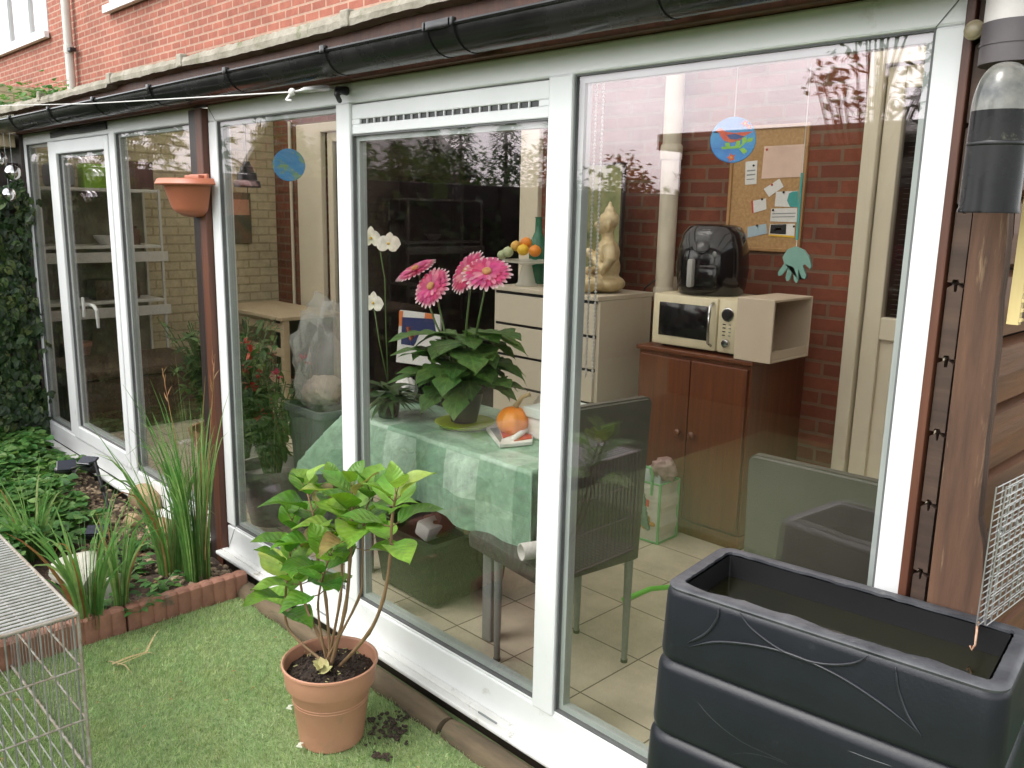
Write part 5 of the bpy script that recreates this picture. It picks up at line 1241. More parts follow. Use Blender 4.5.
for i, (px, py, wpx, nr) in enumerate(heads):
    c = P(px, py, 1, .50 - .03*i); nr = V(nr).normalized(); q = nr.to_track_quat('Z', 'Y').to_matrix(); r = .088
    sm3.tube([gc+V((rr.uniform(-.02,.02), rr.uniform(-.02,.02), .12)), gc.lerp(c, .6)+V((0,0,.04)), c-nr*.02], .0045, 8)
    for lay, (n_, rl, tilt) in enumerate(((26, 1.0, .10), (22, .84, .3), (16, .55, .6))):
        for j in range(n_):
            a = 2*PI*(j+.5*lay)/n_ + rr.uniform(-.04,.04); d = q @ V((math.cos(a), math.sin(a), tilt*.5)); up_ = q @ V((-math.cos(a)*tilt, -math.sin(a)*tilt, 1))
            (PM if lay == 0 else PI_).leaf(c + q @ V((math.cos(a)*.012, math.sin(a)*.012, .002*lay)), d, up_, r*rl*rr.uniform(.92,1.05), .017, .15, .15, 6, lambda t: min(1, .35+t*1.3)*(1 if t < .85 else 1-(t-.85)*4))
    CM.lathe([(.018, .0), (.018, .010), (.012, .015), (.001, .014)], c + nr*.004, 20, q)
build('leaves', lm3, LEAF_GB, gb, smooth=True); build('stems', sm3, STEMG, gb, smooth=True); build('petals', PM, PET_G, gb, smooth=True); build('inner_petals', PI_, leafmat('inner_petal', [(0, (.62,.05,.19)), (.7, (.68,.12,.28)), (1, (.76,.36,.44))], rough=.5, trans=.25), gb, smooth=True); build('flower_hearts', CM, GCENT, gb, smooth=True)
# orchid
oc = V((P(382, 408, 2, TZ_).x, P(382, 408, 2, TZ_).y, TZ_)); oc = V((-3.02, .40, TZ_)); od = thing('white_orchid', 'white orchid on a tall stem beside the left mullion', 'plant', oc)
m = MB(); m.lathe([(.045, 0), (.06, .10), (.063, .11), (.055, .11), (.001, .1)], oc, 24); build('pot', m, mat('clouded_pot', (.22,.26,.20), rough=.3), od, smooth=True, auto=40)
sp_ = [oc+V((0,0,.1)), P(386, 330, 1, .39), P(385, 280, 1, .37), P(380, 250, 1, .36), P(368, 232, 1, .35)]; m = MB(); m.tube(sp_, .003, 6); m.tube([oc+V((.01,0,.1)), P(379, 340, 1, .36), P(374, 306, 1, .35)], .003, 6); build('stem', m, STEMG, od, smooth=True)
m = MB(); rr = random.Random(4)
for q in range(10):
    a = rr.uniform(0, 2*PI); o_ = V((math.cos(a), math.sin(a), rr.uniform(.1,.9))).normalized(); m.leaf(oc+V((0,0,.1)), o_, (V((0,0,1))-o_*.4).normalized(), rr.uniform(.14,.26), .07, .9, .2, 8)
build('leaves', m, LEAF_OR, od, smooth=True)
m = MB(); m2 = MB()
for px, py in ((372, 238), (389, 244), (374, 303)):
    c = P(px, py, 1, .35); nr = V((rr.uniform(.0,.4), -.8, rr.uniform(-.1,.3))).normalized(); q = nr.to_track_quat('Z', 'Y').to_matrix()
    for j, (a, L, W) in enumerate(((PI/2, .052, .042), (PI/2+2.2, .050, .036), (PI/2-2.2, .050, .036), (PI, .060, .066), (0, .060, .066))):
        d = q @ V((math.cos(a), math.sin(a), .15)); m.leaf(c + nr*(.003 if j > 2 else 0), d, nr, L, W, .2, .1, 6, lambda t: math.sin(PI*min(1,.12+t*.88))**.6)
    m2.ball(c+nr*.008, .006, 8)
build('petals', m, PET_O, od, smooth=True); build('flower_hearts', m2, YEL, od, smooth=True)
# a dark trailing houseplant in front of the orchid
hp = thing('trailing_houseplant', 'dark drooping houseplant on the table beside the orchid', 'plant', (-2.97, .34, TZ_)); hc = V((-2.97, .36, TZ_)); m = MB(); rr = random.Random(14)
for q in range(60):
    a = rr.uniform(0, 2*PI); o_ = V((math.cos(a), math.sin(a), rr.uniform(.3,1.6))).normalized(); L = rr.uniform(.10,.2); m.leaf(hc+V((0,0,.05))+o_*.02, o_, (V((0,0,1))-o_*.3).normalized(), L, .028, 1.3, .25, 6)
build('leaves', m, LEAF_OR, hp, smooth=True); m = MB(); m.lathe([(.04,0),(.052,.07),(.045,.07),(.001,.06)], hc, 20); build('pot', m, BLACK, hp, smooth=True, auto=40)
# magazine propped up, black basket, white bag
mz = thing('propped_magazine', 'colourful magazine in white, navy and orange propped up behind the gerbera', 'magazine', (-3.1, .74, TZ_)); Yz = .74
qs = [P(x, y, 1, Yz) for x, y in ((400, 310), (440, 315), (440, 368), (396, 362))]; m = MB(); m.prism(qs, (0, .008, 0)); build('cover_sheet', m, PAPERW, mz)
def blot(pts, mt, nm):
    m = MB(); m.prism([P(x, y, 1, Yz-.002) for x, y in pts], (0, .0015, 0)); build(nm, m, mt, mz)
blot([(402,317),(434,319),(436,336),(420,332),(414,346),(401,344)], BLUEP, 'navy_print'); blot([(406,327),(413,326),(417,335),(410,341)], ORNP, 'orange_print'); blot([(425,313),(434,314),(433,322),(424,322)], ORNP, 'orange_print'); blot([(399,311),(403,311),(402,326),(399,326)], ORNP, 'orange_print'); blot([(410,336),(414,335),(415,346),(410,346)], PAPERW, 'white_print')
bk = thing('black_basket', 'small black ribbed basket on the table behind the gerbera leaves', 'basket', (-3.05, .7, TZ_)); a = P(410, 366, 1, .66); b = P(446, 388, 1, .66)
m = MB(); bx0, bx1, bz = a.x, b.x+.02, a.z - .01
for i in range(13): x = bx0+(bx1-bx0)*i/12; m.box(x-.006, x+.006, .655, .665, TZ_, bz, .002)
m.box(bx0-.006, bx1+.006, .650, .668, bz-.014, bz, .003); m.box(bx0, bx1, .664, .67, TZ_, bz-.015); m.box(bx0, bx1, .67, .80, TZ_, TZ_+.006); m.box(bx0, bx1, .80, .81, TZ_, bz, .002); m.box(bx0-.004, bx0+.004, .67, .8, TZ_, bz, .002); m.box(bx1-.004, bx1+.004, .67, .8, TZ_, bz, .002)
build('basket_wall', m, BLACK, bk)
# crumpled white bag
def crumple(name, c, r, sc, mt, lab, cat, seed, amp=.18, group=None):
    q = random.Random(seed); bm = bmesh.new(); bmesh.ops.create_icosphere(bm, subdivisions=4, radius=1); m = MB(); ph = [(V((q.gauss(0,1), q.gauss(0,1), q.gauss(0,1)))*q.uniform(2,7), q.uniform(0,6)) for _ in range(9)]
    for v in bm.verts:
        f = 1 + amp*sum(abs(math.sin(v.co.dot(d)+a)) - .6 for d, a in ph)/2.2; m.v.append((c[0]+v.co.x*r*sc[0]*f, c[1]+v.co.y*r*sc[1]*f, max(c[2]-r*sc[2], c[2]+v.co.z*r*sc[2]*f)))
    bm.verts.index_update()
    for f in bm.faces: m.face([v.index for v in f.verts])
    bm.free(); return tag(build(name, m, mt, smooth=True), lab, cat, group)
WB = mat('white_plastic', (.70,.70,.68), rough=.3)
q = P(409, 378, 1, .6); crumple('crumpled_bag', (q.x-.02, .6, TZ_+.06), .055, (1, .8, 1.0), WB, 'small crumpled white bag left of the black basket', 'bag', 3)
q = P(541, 403, 2, TZ_+.1); crumple('crumpled_bag', (-2.32, .72, TZ_+.08), .085, (1.0, .8, .95), mat('beige_plastic', (.62,.55,.46), rough=.35), 'crumpled beige bag behind the orange squash', 'bag', 5)
# orange squash
sq_ = P(515, 425, 1, .52); sq_ = V((P(513, 428, 1, .55).x, .55, TZ_+.062)); m = MB(); nA, nB = 18, 40
for i in range(nA+1):
    t = PI*i/nA
    for j in range(nB): a = 2*PI*j/nB; r = .066*math.sin(t)**.9*(1+.05*math.cos(a*9)); m.v.append((sq_.x+r*math.cos(a), sq_.y+r*math.sin(a), sq_.z - .058*math.cos(t)))
for i in range(nA):
    for j in range(nB): m.face((i*nB+j, i*nB+(j+1)%nB, (i+1)*nB+(j+1)%nB, (i+1)*nB+j))
sq2 = thing('orange_squash', 'round orange squash lying on newspapers on the table', 'squash', sq_); build('flesh', m, mat('squash_skin', (.76,.19,.012), (.70,.27,.02), rough=.4, scale=9), sq2, smooth=True)
m = MB(); m.tube([sq_+V((.01,.0,.06)), sq_+V((.03,.02,.10)), sq_+V((.06,.03,.115))], [.012,.008,.009], 8); build('stalk', m, STRAW, sq2, smooth=True)
# folded newspaper with red print
np_ = thing('folded_newspaper', 'folded newspaper with red and grey print at the table edge', 'newspaper', (-2.3, .45, TZ_)); q = [P(x, y, 2, TZ_+.004) for x, y in ((486, 430), (500, 447), (532, 444), (536, 420), (510, 418))]
m = MB(); m.prism([p + V((0,0,-.003)) for p in q], (0, 0, .012)); pp_ = build('pages', m, PAPERW, np_)
def np_print(pts, mt, h=.0105):
    m = MB(); m.prism([P(x, y, 2, TZ_+.004) + V((0,0,h)) for x, y in pts], (0,0,.0012)); build('print_block', m, mt, np_)
np_print([(500,432),(512,428),(516,436),(503,441)], REDP); np_print([(516,440),(530,434),(532,441),(514,444)], REDP); np_print([(490,431),(498,430),(502,440),(500,445)], GREYP)
m = MB(); a = P(513, 439, 2, TZ_+.02); b = P(530, 427, 2, TZ_+.03); m.tube([a, b], .012, 10); build('rolled_page', m, PAPERW, np_, smooth=True)
# teal carton
q = P(536, 436, 2, TZ_); ct = thing('teal_carton', 'teal and white carton standing beside the mullion', 'carton', q); m = MB(); m.box(q.x-.03, q.x+.04, q.y, q.y+.05, TZ_, TZ_+.105, .003); build('box_wall', m, TEAL, ct); m = MB(); m.box(q.x-.0305, q.x+.0405, q.y-.0012, q.y+.051, TZ_+.082, TZ_+.098); m.box(q.x-.02, q.x+.03, q.y-.0014, q.y-.0002, TZ_+.02, TZ_+.05); build('white_band', m, PAPERW, ct)
# stack of papers / white box at the right table end
wb = thing('white_box', 'white lidded box with a green pen at the right end of the table', 'box', (-2.2, .85, TZ_)); q = P(583, 402, 1, .78)
m = MB(); m.box(-2.34, -2.06, .58, .80, TZ_, TZ_+.085, .004); build('box_wall', m, PAPERW, wb); m = MB(); m.box(-2.35, -2.05, .57, .81, TZ_+.0855, TZ_+.125, .004); build('lid', m, mat('pale_mint_card', (.60,.68,.64), rough=.6), wb); m = MB(); m.tube([(-2.25, .60, TZ_+.132), (-2.10, .66, TZ_+.132)], .006, 8); build('pen', m, TEAL, wb)

# ---- chairs
def chair(lab, loc, rz):
    root = thing('dining_chair', lab, 'chair', (0,0,0), 'grey green leather dining chairs')
    m = MB(); w_ = .225
    pr = [(-w_, .41), (w_, .41), (w_, .99)]; nb = 6
    for i in range(nb+1): t = PI/2*i/nb; pr.append((w_-.03+.03*math.cos(t), 0.995+.03*math.sin(t)))
    for i in range(nb+1): t = PI/2+PI/2*i/nb; pr.append((-w_+.03+.03*math.cos(t), 0.995+.03*math.sin(t)))
    def rec(z_): return -.205 - max(0, z_-.45)*.05
    bm = bmesh.new(); f0 = [bm.verts.new((x, rec(z_)+.0, z_)) for x, z_ in pr]; f1 = [bm.verts.new((x, rec(z_)-.042, z_)) for x, z_ in pr]
    bm.faces.new(f0[::-1]); bm.faces.new(f1)
    for i in range(len(pr)): bm.faces.new((f0[i], f0[(i+1)%len(pr)], f1[(i+1)%len(pr)], f1[i]))
    bmesh.ops.recalc_face_normals(bm, faces=bm.faces); bmesh.ops.bevel(bm, geom=[e for e in bm.edges if abs(e.verts[0].co.y-e.verts[1].co.y) < .06 and len(e.link_faces) == 2 and e.calc_face_angle(0) > 1.2], offset=.008, segments=3, affect='EDGES')
    bm.verts.index_update(); m.v = [tuple(v.co) for v in bm.verts]
    for f in bm.faces: m.face([v.index for v in f.verts])
    bm.free(); build('backrest', m, LEATHER, root, smooth=True, auto=40)
    m = MB(); m.box(-.22, .22, -.20, .22, .40, .465, .016); build('seat', m, LEATHER, root, smooth=True, auto=40)
    for sx in (-1, 1):
        for y in (-.225, .05):
            l = MB(); x = sx*.195; l.tube([(x, y, .012), (x, y, .41)], [.0115, .017], 12); lg = build('leg', l, GREYW, root, smooth=True, auto=40)
            l = MB(); l.tube([(x, y, 0), (x, y, .0118)], .0135, 12); build('foot_cap', l, BLACK, lg)
    root.location = loc; root.rotation_euler = (0, 0, rz); return root
c1 = chair('grey green leather chair pulled up to the right end of the green table', (-2.035, .41, 0), math.radians(82))
c2 = copy_tree(c1); c2['label'] = 'grey green leather chair with its back to the glass behind the black tank'; c2.location = (-1.01, .60, 0); c2.scale = (.87, 1, .965); c2.rotation_euler = (0, 0, math.radians(2))
# white cardboard tube lying on the chair seat
a = P(521, 552, 1, .15); m = MB(); d = V((.35,.93,.0)).normalized(); b = a + d*.15
m.lathe([(.030, 0), (.030, .17), (.026, .17), (.026, 0)], a, 28, d.to_track_quat('Z', 'Y').to_matrix(), closed=True)
tag(build('cardboard_tube', m, PAPERW, smooth=True, auto=40), 'open white cardboard tube sticking out under the tablecloth', 'tube')
# ---- crate under the table
cr = thing('green_crate', 'dark green plastic crate of odds and ends under the table', 'crate', (-2.8, .55, 0)); q0 = P(375, 600, 2, 0); 
gx0, gx1, gy0, gy1, gz1 = -3.02, -2.52, .24, .78, .30
m = MB()
def cring(z_, o_): return [(x, y, z_) for x, y in rrect(gx0-o_, gx1+o_, gy0-o_, gy1+o_, .03, 4)]
loft(m, [cring(.02, -.06), cring(.30, -.03), cring(gz1-.02, 0), cring(gz1-.02, .012), cring(gz1+.012, .012), cring(gz1+.012, -.008), cring(.30, -.045), cring(.02, -.075)][::1], True, True); build('crate_wall', m, CRATEM, cr, smooth=True, auto=40)
rr = random.Random(6)
for i in range(9):
    x, y = rr.uniform(gx0+.08, gx1-.08), rr.uniform(gy0+.08, gy1-.08); mt = (REDP, CABW, BROWNW, PAPERW, TERRA)[i % 5]
    m = MB(); Q = Matrix.Rotation(rr.uniform(0, 3), 4, 'Z') @ Matrix.Rotation(rr.uniform(-.5,.5), 4, 'X'); Q.translation = (x, y, gz1-.005+rr.uniform(0,.05)); m.box(-.06, .06, -.04, .04, -.035, .035, .012, Q)
    tag(build('packet', m, mt, smooth=True, auto=40), ('red packet', 'brown wooden block', 'dark brown packet', 'white packet', 'terracotta coloured packet')[i % 5] + ' lying in the dark green crate under the table', 'packet', 'packets in the green crate')
# ---- shopping bag
a, b = P(630, 536, 2, 0), P(657, 545, 2, 0); sbg = thing('shopping_bag', 'white shopping bag with green edges on the tiled floor by the cabinet', 'bag', (a+b)/2)
u = (b-a); u.z = 0; L = u.length; u.normalize(); v_ = V((-u.y, u.x, 0)); Hb = .315; Dp = .17
def bp_(x, y, z_): return a + u*x + v_*y + V((0,0,z_))
m = MB(); n = 10
def bagring(z_, i):
    s = .006*math.sin(i*1.7); return [bp_(0+s, 0, z_), bp_(L*.5, -.006*math.sin(i), z_), bp_(L-s, 0, z_), bp_(L-s+.004, Dp*.5, z_), bp_(L-s, Dp, z_), bp_(L*.5, Dp+.005, z_), bp_(s, Dp, z_), bp_(s-.004, Dp*.5, z_)]
loft(m, [[tuple(p) for p in bagring(Hb*i/n, i)] for i in range(n+1)], True, False); build('bag_wall', m, mat('woven_white_bag', (.66,.66,.58), (.58,.58,.50), rough=.5, scale=14, bump=.3), sbg)
LGR = mat('bag_green_trim', (.18,.52,.20), rough=.5); m = MB()
for x, y in ((0,0), (L,0), (L,Dp)): m.tube([bp_(x, y, .003), bp_(x, y, Hb)], .007, 6)
m.tube([bp_(0,0,.006), bp_(L,0,.006), bp_(L,Dp,.006)], .006, 6); m.tube([bp_(0,0,Hb), bp_(L,0,Hb), bp_(L,Dp,Hb), bp_(0,Dp,Hb), bp_(0,0,Hb)], .005, 6); build('trim', m, LGR, sbg)
for y in (-.004, Dp+.006):
    m = MB(); m.ribbon([bp_(L*.3, y, Hb-.05), bp_(L*.3, y, Hb+.04), bp_(L*.36, y, Hb+.075), bp_(L*.64, y, Hb+.075), bp_(L*.70, y, Hb+.04), bp_(L*.7, y, Hb-.05)], .022, v_) if False else m.tube([bp_(L*.28, y, Hb-.06), bp_(L*.28, y, Hb+.04), bp_(L*.36, y, Hb+.08), bp_(L*.64, y, Hb+.08), bp_(L*.72, y, Hb+.04), bp_(L*.72, y, Hb-.06)], .008, 6); build('handle', m, LGR, sbg)
m = MB(); m.prism([bp_(L*.25, -.009, .20), bp_(L*.65, -.009, .19), bp_(L*.66, -.009, .225), bp_(L*.42, -.009, .23), bp_(L*.38, -.009, .25), bp_(L*.25, -.009, .235)], v_*.004); build('red_label', m, REDP, sbg)
m = MB()
rr = random.Random(3)
for i in range(16): x, z_ = L*rr.uniform(.1,.8), rr.uniform(.075,.135); m.ball(bp_(x, -.007, z_), .016, 8, (1.3,.25,.8))
build('food_print', m, mat('printed_food', (.52,.22,.05), (.50,.36,.10), rough=.5, scale=40), sbg, smooth=True)
m = MB(); m.prism([bp_(L*.3, .03, Hb-.08), bp_(L*.85, .03, Hb-.08), bp_(L*.8, .05, Hb+.055), bp_(L*.25, .05, Hb+.06)], v_*.05); build('inner_packet', m, mat('pale_blue_packet', (.58,.66,.64), rough=.4), sbg)
q = bp_(L*.75, .09, Hb+.06); crumple('crumpled_film', q, .07, (1.0, .8, .85), LILAC, 'crumpled mauve plastic film sticking out of the shopping bag', 'plastic film', 12, .25)
# lime green hose end on the floor
a, b = P(628, 598, 2, .10), P(672, 587, 2, .10); m = MB(); m.tube([a+V((-.02,-.01,-.012)), a, a.lerp(b, .5)+V((0,0,.016)), b, b+(b-a)*.6+V((0,0,-.035)), b+(b-a)*1.3+V((0,0,-.085))], .011, 10)
tag(build('lime_hose', m, LIME, smooth=True), 'bright lime green hose between the chair leg and the tank', 'hose')

# ---- left part of the room: shelving on the cream wall
sh = thing('shelving_unit', 'white open shelving unit against the cream brick end wall', 'shelving', (-7.3, .65, 0)); SHM = mat('grey_white_shelf', (.62,.61,.56), (.55,.54,.49), rough=.5, scale=4)
sx0, sx1, sy0, sy1 = -7.525, -7.16, .10, 1.14; lv_ = [.03, .34, .86, 1.30, 1.745]
m = MB(); m.box(sx0-.003, sx0+.012, sy0+.021, sy1-.021, .05, 1.73); build('dark_backing', m, mat('shaded_wall_tone', (.19,.16,.11), (.15,.125,.085), rough=.8), sh)  # added sheet: the wall's shade behind the shelves, put into its colour
for y in (sy0, sy1-.02):
    for x in (sx0+.012, sx1-.022): m = MB(); m.box(x, x+.022, y, y+.02, 0, 1.76, .003); build('post', m, SHM, sh)
for z_ in lv_: m = MB(); m.box(sx0, sx1-.003, sy0+.021, sy1-.021, z_-.012, z_+.012, .003); build('shelf', m, SHM, sh)
for z_ in (.84, 1.28): m = MB(); m.box(sx1+.0, sx1+.016, sy0-.02, sy1+.03, z_-.10, z_-.02, .003); build('rail', m, SHM, sh)
def onsh(name, y, z_, lab, cat, f, mt, **k):
    m = MB(); f(m, -7.33, y, z_); return tag(build(name, m, mt, smooth=True, auto=40), lab, cat, k.get('group'))
onsh('green_box', .67, 1.757, 'bright green box on the top shelf', 'box', lambda m, x, y, z_: m.box(x-.02, x+.12, y-.10, y+.10, z_, z_+.185, .006), mat('bright_green_box', (.26,.48,.03), rough=.4))
onsh('wooden_crate', .98, 1.757, 'red brown wooden box at the right end of the top shelf', 'box', lambda m, x, y, z_: m.box(x-.1, x+.13, y-.13, y+.13, z_, z_+.22, .006), BROWNW)
onsh('enamel_pan', .42, 1.757, 'pale round lidded pan on the top shelf', 'pan', lambda m, x, y, z_: m.lathe([(.09,0),(.11,.02),(.115,.13),(.10,.17),(.04,.20),(.001,.20)], (x+.03, y, z_), 24), GREYP)
onsh('white_bowl', .72, 1.313, 'small white bowl on the second shelf', 'bowl', lambda m, x, y, z_: m.lathe([(.04,0),(.085,.06),(.09,.075),(.08,.07),(.001,.02)], (x+.06, y, z_), 24), PAPERW)
onsh('glass_jar', .95, 1.313, 'brown glass jar right of the white bowl', 'jar', lambda m, x, y, z_: m.lathe([(.05,0),(.055,.10),(.05,.12),(.03,.13),(.03,.15),(.001,.15)], (x+.04, y, z_), 20), BROWNW)
onsh('clay_pot', .45, .353, 'clay pot on the lowest visible shelf', 'pot', lambda m, x, y, z_: m.lathe([(.07,0),(.1,.15),(.11,.16),(.11,.19),(.09,.19),(.001,.1)], (x+.04, y, z_), 24), TERRA)
onsh('wicker_basket', .78, .873, 'dark wicker basket on the third shelf', 'basket', lambda m, x, y, z_: m.box(x-.1, x+.1, y-.18, y+.18, z_, z_+.16, .02), mat('wicker', (.10,.06,.03), (.05,.03,.02), rough=.8, scale=40, bump=.6))
# wooden side table with slatted frame
td = thing('slatted_side_table', 'pale wooden side table with slatted sides by the dark patio opening', 'table', (-6.7, 1.95, 0)); ax0, ax1, ay0, ay1, az = -7.40, -6.2, 1.66, 2.28, .765
m = MB(); m.box(ax0, ax1, ay0, ay1, az-.03, az, .006); build('table_top', m, PALEW, td)
for x in (ax0+.04, ax1-.07):
    for y in (ay0+.03, ay1-.09): m = MB(); m.box(x, x+.055, y, y+.055, 0, az-.031, .004); build('leg', m, PALEW, td)
for z_ in (az-.10, .46, .22): m = MB(); m.box(ax0+.096, ax1-.071, ay0+.045, ay0+.065, z_-.035, z_+.035, .003); build('rail', m, PALEW, td)
m = MB(); m.box(ax0+.1, ax1-.08, ay1-.06, ay1-.04, .1, az-.032); build('dark_backing', m, DARKW, td)
# picture and bell on the left
pd_ = thing('dark_picture', 'dark unframed picture on the cream brick wall', 'picture', (-7.5, 2.0, 1.5)); m = MB(); m.box(-7.528, -7.505, 1.86, 2.12, 1.30, 1.76, .003); build('canvas', m, PICD, pd_)
m = MB(); m.box(-7.5045, -7.5025, 1.88, 2.10, 1.56, 1.70); build('painted_band', m, TERRA, pd_)
q = P(247, 176, 1, .30); bl_ = thing('hanging_bell', 'dark stepped bell ornament hanging in the pane right of the post', 'hanging ornament', q); m = MB()
m.lathe([(.015,.07),(.022,.05),(.03,.045),(.034,.02),(.046,.015),(.050,-.02),(.062,-.025),(.066,-.055),(.06,-.055),(.03,.04),(.001,.06)], q, 20); build('bell', m, BLACK, bl_, smooth=True, auto=30); m = MB(); m.tube([q+V((0,0,.07)), V((q.x, q.y, 2.3))], .002, 5); m.tube([q, q-V((0,0,.11))], .002, 5); build('cord', m, BLACK, bl_)
# grey bin with clear plastic bag
qb = V((-3.70, .50, 0)); gbn = thing('grey_bin', 'pale grey plastic bin between the big pot and the table', 'bin', qb); m = MB(); loft(m, [[(qb.x+x, qb.y+y, z_) for x, y in rrect(-r_, r_, -r_*.8, r_*.8, .04, 4)] for z_, r_ in ((0,.13), (.63,.165), (.63,.185), (.665,.185), (.665,.165), (.05,.12))], True, True); build('bin_wall', m, mat('underlit_bin_grey', (.15,.17,.17), rough=.45), gbn, smooth=True, auto=40)  # grey darkened for an under-lit look; the shade sits in the colour
o = crumple('plastic_bag', (qb.x, qb.y, .88), .26, (.68, .50, 1.05), FILM, 'big clear plastic bag bulging out of the grey bin', 'bag', 9, .34)
q_ = crumple('packed_straw', (qb.x+.02, qb.y-.02, .74), .13, (.8, .7, .6), mat('pink_beige_filling', (.50,.40,.32), rough=.8), 'beige filling inside the clear plastic bag', 'filling', 19, .2)
# big grey pot with red flowers, and an added leafy plant further left
def flowerpot(c, pr, ph, n, H, sp, red, lab, seed, potm):
    rr = random.Random(seed); root = thing('potted_flowers', lab, 'plant', c, 'potted plants inside the glass'); m = MB(); m.lathe([(pr*.7, 0), (pr*.98, ph*.85), (pr*1.06, ph*.86), (pr*1.08, ph), (pr*.98, ph), (pr*.9, ph*.8), (.001, ph*.8)], c, 36); build('pot', m, potm, root, smooth=True, auto=40)
    lf_ = MB(); st2 = MB(); fl_ = MB()
    for q in range(n):
        a = rr.uniform(0, 2*PI); h = H*rr.uniform(.3,1); o_ = V((math.cos(a), math.sin(a), 0)); top = V(c) + V((0,0,ph)) + o_*sp*rr.uniform(.1,1)*(h/H)**.6 + V((0,0,h)); st2.tube([V(c)+V((0,0,ph*.8))+o_*.04, V(c).lerp(top,.6)+V((0,0,ph*.5)), top], .003, 5)
        for k in range(9):
            p = V(c)+V((0,0,ph)) + (top-V(c)-V((0,0,ph)))*rr.uniform(.25,1); d = V((rr.gauss(0,1), rr.gauss(0,1), rr.gauss(.1,.5))).normalized(); lf_.leaf(p, d, V((0,0,1)), rr.uniform(.06,.12), rr.uniform(.025,.05), .5, .2, 4)
        if rr.random() < red:
            for k in range(rr.randint(7, 12)): d = V((rr.gauss(0,1), rr.gauss(0,1), rr.gauss(.2,.7))).normalized(); fl_.leaf(top + d*.012, d, V((0,0,1)), .036, .022, .3, .2, 4)
    build('leaves', lf_, LEAF_T, root, smooth=True); build('stems', st2, STEMG, root)
    if fl_.f: build('blossoms', fl_, PET_R, root, smooth=True)
POTG = mat('old_grey_pot', (.20,.19,.17), (.28,.27,.24), rough=.7, scale=9, detail=9, bump=.3)
flowerpot(V((-3.98, .34, 0)), .17, .31, 60, .60, .28, .25, 'red flowering plant in the big grey pot right of the wooden post', 41, POTG)
flowerpot(V((-4.45, .40, 0)), .17, .26, 80, .80, .30, .18, 'red flowering plant just left of the wooden post', 43, POTG)
flowerpot(V((-5.0, .55, 0)), .18, .28, 110, .72, .42, .0, 'added bushy green plant standing in for a reflection in the fixed left pane', 45, TERRA)  # added plant, stands in for the dark green reflection in this pane

tr_ = thing('added_dark_chest', 'added dark wicker chest that darkens the floor before the shelving unit', 'chest', (-6.7, .6, 0)); m = MB(); m.box(-7.12, -6.35, .16, 1.10, 0, .40, .02); build('chest_wall', m, bpy.data.materials['wicker'], tr_); m = MB(); m.box(-7.14, -6.33, .14, 1.12, .401, .46, .015); build('lid', m, bpy.data.materials['wicker'], tr_)  # made-up chest: its dark colour stands for the dim floor here

# ================================================================== THE REST OF THE GARDEN (seen mirrored in the panes)
def tree(name, x, y, H, rad, z0, n, lf, mt, lab, cat, group, seed, cone=False, trunk_r=.06):
    rr = random.Random(seed); root = thing(name, lab, cat, (x, y, -.14), group); m = MB(); t = MB()
    top = V((x+rr.uniform(-.1,.1), y, -.14+H*.93)); t.tube([(x, y, -.14), V((x, y, -.14)).lerp(top, .5)+V((rr.uniform(-.06,.06),0,0)), top], [trunk_r, trunk_r*.7, trunk_r*.2], 8)
    cl = []
    if cone:
        for q in range(n):
            f = rr.random()**.75; z_ = -.14 + z0 + (H-z0)*f; r = rad*(1-f)**.8*(.35+.65*rr.random())*(1+.25*math.sin(f*40)); a = rr.uniform(0, 2*PI)
            m.leaf((x+r*math.cos(a), y+r*math.sin(a), z_), V((math.cos(a), math.sin(a), rr.uniform(-.5,.6))), V((0,0,1)), lf*rr.uniform(.6,1.4), lf*.32, .3, .1, 2)
    else:
        for q in range(26):
            a = rr.uniform(0, 2*PI); e = rr.uniform(-.9, 1); r = rad*rr.uniform(.45,1); c = V((x + r*math.cos(a)*math.sqrt(max(0,1-e*e)), y + r*math.sin(a)*math.sqrt(max(0,1-e*e)), -.14 + (H+z0)/2 + (H-z0)/2*e*.9)); cl.append((c, rad*rr.uniform(.22,.42)))
            s = V((x, y, -.14)).lerp(top, rr.uniform(.35,.8)); t.tube([s, s.lerp(c,.5)+V((0,0,.05)), c], [trunk_r*.4, trunk_r*.28, .006], 5)
        for q in range(n):
            c, r = rr.choice(cl); p = c + V((rr.gauss(0,1), rr.gauss(0,1), rr.gauss(0,1))).normalized()*r*rr.random()**.4; m.leaf(p, V((rr.gauss(0,1), rr.gauss(0,1), rr.gauss(-.2,.6))), V((rr.gauss(0,.5), rr.gauss(0,.5), 1)), lf*rr.uniform(.7,1.4), lf*.6, .3, .2, 2)
    build('crown', m, mt, root); build('trunk', t, BARK, root, smooth=True)
    return root
rr = random.Random(50)
for i in range(9):
    x = -34 + i*2.05 + rr.uniform(-.3,.3); tree('conifer', x, -17 + rr.uniform(-.6,.6), rr.uniform(3.9, 5.0), 1.25, .3, 1300, .34, LEAF_CON, 'dark pointed conifer in the row mirrored in the glass', 'conifer', 'row of conifers behind the garden', 100+i, True, .12)
for i, (x, y, H, r) in enumerate(((-16.5,-9.5,2.7,1.3), (-13.8,-10,3.0,1.5), (-11.2,-9.6,2.8,1.3), (-9.0,-9.2,2.55,1.2), (-6.9,-9.4,2.3,1.2), (-8.0,-6.4,2.0,.9), (-5.3,-8.8,2.2,1.1))):
    tree('garden_shrub', x, y, H, r, .1, 2200, .13, LEAF_T if i != 3 else LEAF_RED, 'broad leafy garden shrub mirrored in the glass' if i != 3 else 'reddish leafy shrub mirrored at the left edge of the big right pane', 'shrub', 'shrubs along the garden mirrored in the glass', 200+i)
tree('small_tree', -2.62, -4.2, 3.25, .50, 2.38, 520, .075, LEAF_RED, 'small copper leaved tree mirrored at the top of the right pane', 'tree', None, 301, False, .035)
